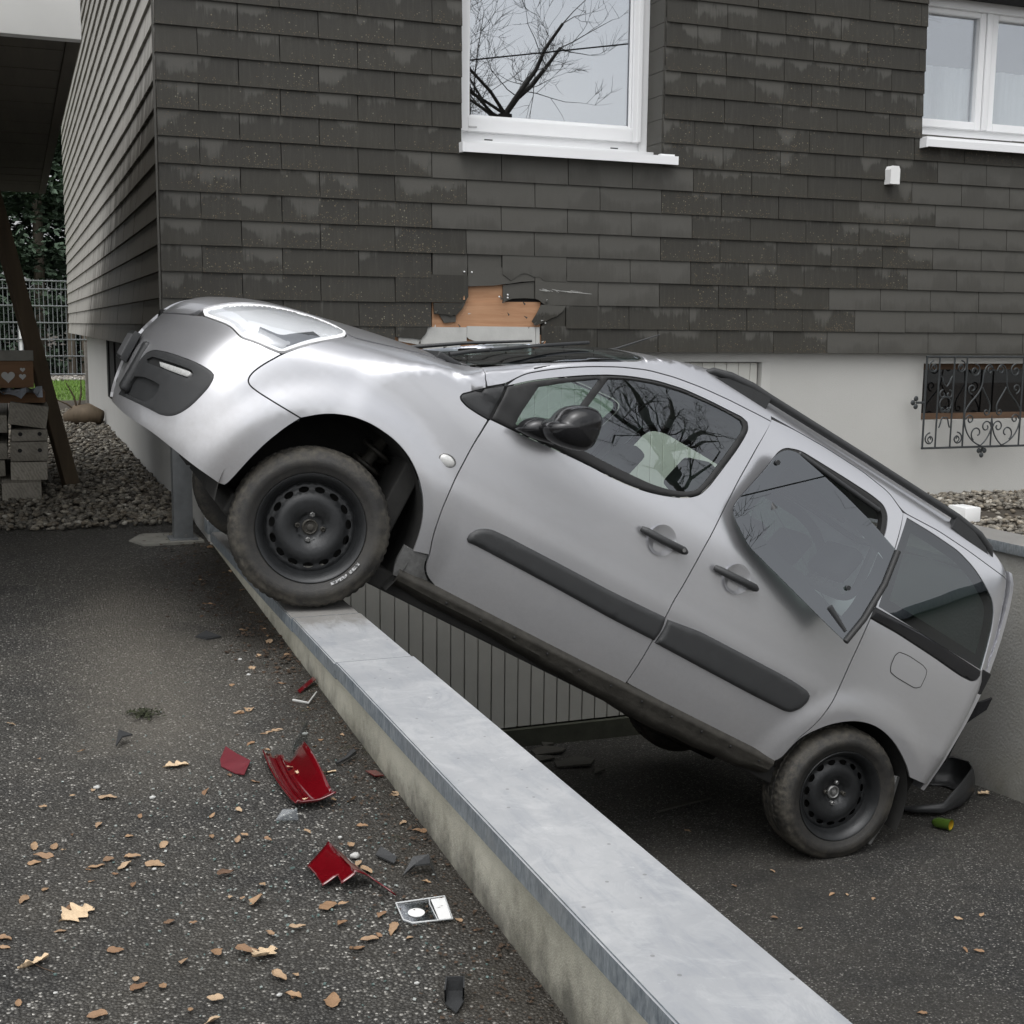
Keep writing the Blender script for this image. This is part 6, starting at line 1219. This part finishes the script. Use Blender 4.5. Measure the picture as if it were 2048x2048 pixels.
# ------------------------------------------------------------------ dry leaves, each one a thing
PALE=plain('pale_dry_leaf',(.60,.45,.29),.75,0,.16,30,.35,60)
def leaf_mesh(seed,lobed=False):
    rg=random.Random(seed); n=18 if lobed else 10; bm=bmesh.new(); rows=[]; cu=rg.uniform(-.5,.9); cv=rg.uniform(.05,.5); wd=rg.uniform(.20,.34); tw=rg.uniform(-.5,.5)
    for i in range(n+1):
        t=i/n; w=wd*math.sin(math.pi*min(1,t**.75))**.7*(1+(.42*math.sin(t*21+seed) if lobed else .10*math.sin(t*19+seed)))+.008
        if t<.06: w=.012
        x=t-.5; row=[]
        for s in (-1,-.55,0,.55,1): row.append(bm.verts.new((x+.06*abs(s)*(lobed),s*w*(1+.15*rg.uniform(-1,1)),cv*abs(s)**1.7*w*.9+.35*cu*x*x+tw*x*s*w+.035*math.sin(9*x+3*s+seed)-.012*(s==0))))
        rows.append(row)
    for A,B in zip(rows,rows[1:]):
        for k in range(4): bm.faces.new((A[k],A[k+1],B[k+1],B[k]))
    z0=min(v.co.z for v in bm.verts)
    for v in bm.verts: v.co.z-=z0
    me=bpy.data.meshes.new('leaf'); bm.to_mesh(me); bm.free(); me.materials.append(PALE if lobed else MAT['leaf']); me.polygons.foreach_set('use_smooth',[True]*len(me.polygons)); return me
LM=[leaf_mesh(i) for i in range(10)]; LO=[leaf_mesh(20+i,True) for i in range(3)]
rl=random.Random(77)
def leaf(x,y,z,s,me,label,group,rot=None):
    o=bpy.data.objects.new('dry_leaf',me); o.location=(x,y,z+.002); o.scale=(s,s*rl.uniform(.8,1.15),s*rl.uniform(.7,1.2)); o.rotation_euler=(rl.gauss(0,.16),rl.gauss(0,.16),rl.random()*6.28 if rot is None else rot); COL.objects.link(o); return tag(o,label,'leaf',group)
LEAF=[(-0.065,4.244),(0.014,3.898),(0.134,3.929),(0.148,3.602),(0.094,3.581),(0.184,3.538),(0.016,3.524),(0.256,3.375),(0.149,3.354),(0.083,3.314),(-0.010,3.273),(0.038,3.255),(0.058,3.228),(0.011,3.208),(-0.011,3.175),(0.218,3.258),(0.295,3.181),(0.160,3.137),(0.216,3.135),(0.264,3.076),(0.110,3.096),(0.129,3.105),(0.194,3.084),(0.169,3.052),(0.114,3.028),(0.205,2.978),(0.011,3.018),(-0.037,2.980),(0.038,2.805),(0.063,2.909),(0.264,2.772),(0.314,2.751),(-0.078,2.804),(-0.076,2.767),(0.144,2.683),(0.276,2.590),(0.346,2.604),(0.174,2.549),(0.178,2.518),(0.224,2.508),(0.265,2.401),(0.316,2.425),(0.093,2.437),(-0.049,2.533),(0.300,2.346),(0.406,2.594),(0.467,2.652),(0.452,2.466),(0.485,2.462),(0.464,2.385),(0.438,3.325),(0.417,3.193),(0.478,3.155),(0.498,3.178),(0.549,3.132),(0.418,2.973),(0.493,2.887),(0.410,2.847),(0.437,2.833),(0.467,2.812),(0.511,3.340),(0.585,3.527),(0.441,3.493),(0.526,3.597),(0.687,3.918),(0.663,4.449),(0.675,4.154),(0.636,4.137),(0.817,3.315),(0.657,3.151),(0.741,3.030),(0.699,2.945),(0.735,2.924),(0.746,2.885),(0.771,3.388),(0.768,3.331),(0.863,2.776),(0.613,2.732),(0.651,2.732),(0.628,2.643),(0.722,2.653),(0.665,2.554),(0.690,2.567),(0.727,2.580),(0.630,2.524),(0.750,2.533),(0.877,2.574),(0.900,2.518),(0.528,2.658),(0.534,2.340),(0.467,2.383),(0.799,3.136),(0.941,3.321),(0.906,3.122),(0.935,3.060),(0.824,5.813),(0.820,5.161),(0.900,5.160),(0.902,5.051),(0.891,4.961),(0.925,4.764),(0.816,4.778),(0.765,4.629),(0.663,4.448),(0.675,4.154),(0.638,4.130),(0.826,4.414),(0.864,4.124),(0.690,3.917),(0.729,3.931),(0.665,3.768),(0.626,3.836),(0.807,3.754),(0.838,3.806),(0.912,3.828),(0.990,7.068),(0.929,6.893),(0.905,6.253),(0.941,6.274),(0.933,5.864),(0.903,5.434),(0.743,5.640),(0.776,6.137)]
LEAFBIG=[(0.071,2.868),(0.436,2.564),(-0.020,2.676),(0.385,3.718),(0.799,3.532)]
LEAFRAMP=[(2.812,4.552),(3.062,4.638),(3.422,4.599),(3.144,4.306),(3.202,4.281),(3.276,4.198),(2.785,4.193),(2.825,4.062),(3.466,3.901),(3.579,3.893),(3.329,3.624),(2.806,3.302),(3.291,3.654),(2.974,5.255),(4.702,5.164)]
GRP='small dry leaves scattered on the driveway asphalt'; GR2='small dry leaves scattered on the ramp asphalt'
ORD=['nearest','second nearest','third nearest','fourth nearest','fifth nearest','sixth nearest','seventh nearest','eighth nearest','ninth nearest','tenth nearest','eleventh nearest','twelfth nearest','thirteenth nearest','fourteenth nearest']
MARKS={'the big pale lobed oak leaf':(.071,2.868),'the big cream oak leaf':(.436,2.564),'the triangular leaf with a long stem':(-.02,2.676),'the long narrow curled leaf':(.385,3.718),'the flat dull red lens fragment':(.553,3.68),'the largest red lamp trough':(.69,3.5),'the roof-shaped red lens fragment':(.66,2.85),'the clear plastic case':(.82,2.63),'the black plastic corner box':(.765,2.25),'the dark moss clump':(.344,4.21),'the bent black plastic hook':(.255,3.96),'the long black plastic sliver':(.67,5.09),'the pale forked twig':(.874,4.16),'the concrete pad':(.72,7.2)}
near={}
for i,(x,y) in enumerate(LEAF):
    k=min(MARKS,key=lambda m:math.hypot(MARKS[m][0]-x,(MARKS[m][1]-y)*.6)); near.setdefault(k,[]).append((math.hypot(MARKS[k][0]-x,(MARKS[k][1]-y)*.6),i))
LAB={}
for k,l in near.items():
    for j,(d,i) in enumerate(sorted(l)): LAB[i]=('small dry leaf '+ORD[j]+' to '+k) if j<12 else ('small dry leaf '+('left of ' if LEAF[i][0]<MARKS[k][0] else 'right of ')+k+(', near side' if LEAF[i][1]<MARKS[k][1] else ', far side'))
for i,(x,y) in enumerate(LEAF): leaf(x,y,drive_z(y),rl.choice((.020,.026,.030,.036,.046))*rl.uniform(.85,1.15),rl.choice(LM),LAB[i],GRP)
for (x,y),s,l,r in zip(LEAFBIG,(.085,.078,.062,.075,.05),('big pale lobed oak leaf with a folded tip at the left','big cream oak leaf left of the clear plastic case','triangular leaf with a long stem near the lower left corner','long narrow curled leaf above the loose leaves at left','squarish pale leaf right of the big red lamp piece'),(.5,.7,.2,.05,.3)): leaf(x,y,drive_z(y),s,rl.choice(LO),l,'large dry leaves on the driveway',r)
tag(tube('leaf_stem',[(-.015,2.668,drive_z(2.67)+.006),(.0,2.65,drive_z(2.65)+.004),(.022,2.63,drive_z(2.63)+.003)],.0012,MAT['litter'],None,5),'thin leaf stalk near the lower left corner','leaf stalk')
for j,(x,y) in enumerate(sorted(LEAFRAMP[:-1],key=lambda q:math.hypot(q[0]-3.42,q[1]-4.71))): leaf(x,y,ramp_z(y),rl.uniform(.03,.045),rl.choice(LM),'small dry leaf on the ramp, '+ORD[j]+' to the rear wheel',GR2)
leaf(LEAFRAMP[-1][0],LEAFRAMP[-1][1],ramp_z(5.16),.075,LO[0],'lobed brown leaf at the foot of the retaining wall','large dry leaves on the ramp')
for (dx,dy,s,w_) in ((.030,.03,.026,'farthest back'),(.045,-.02,.026,'in the middle'),(.02,-.24,.020,'at the front end')): leaf(.665+dx,3.55+dy,drive_z(3.5)+.014,s,LO[1],'small pale leaf lying on the largest red lamp trough, '+w_,'leaves on the red lamp piece')
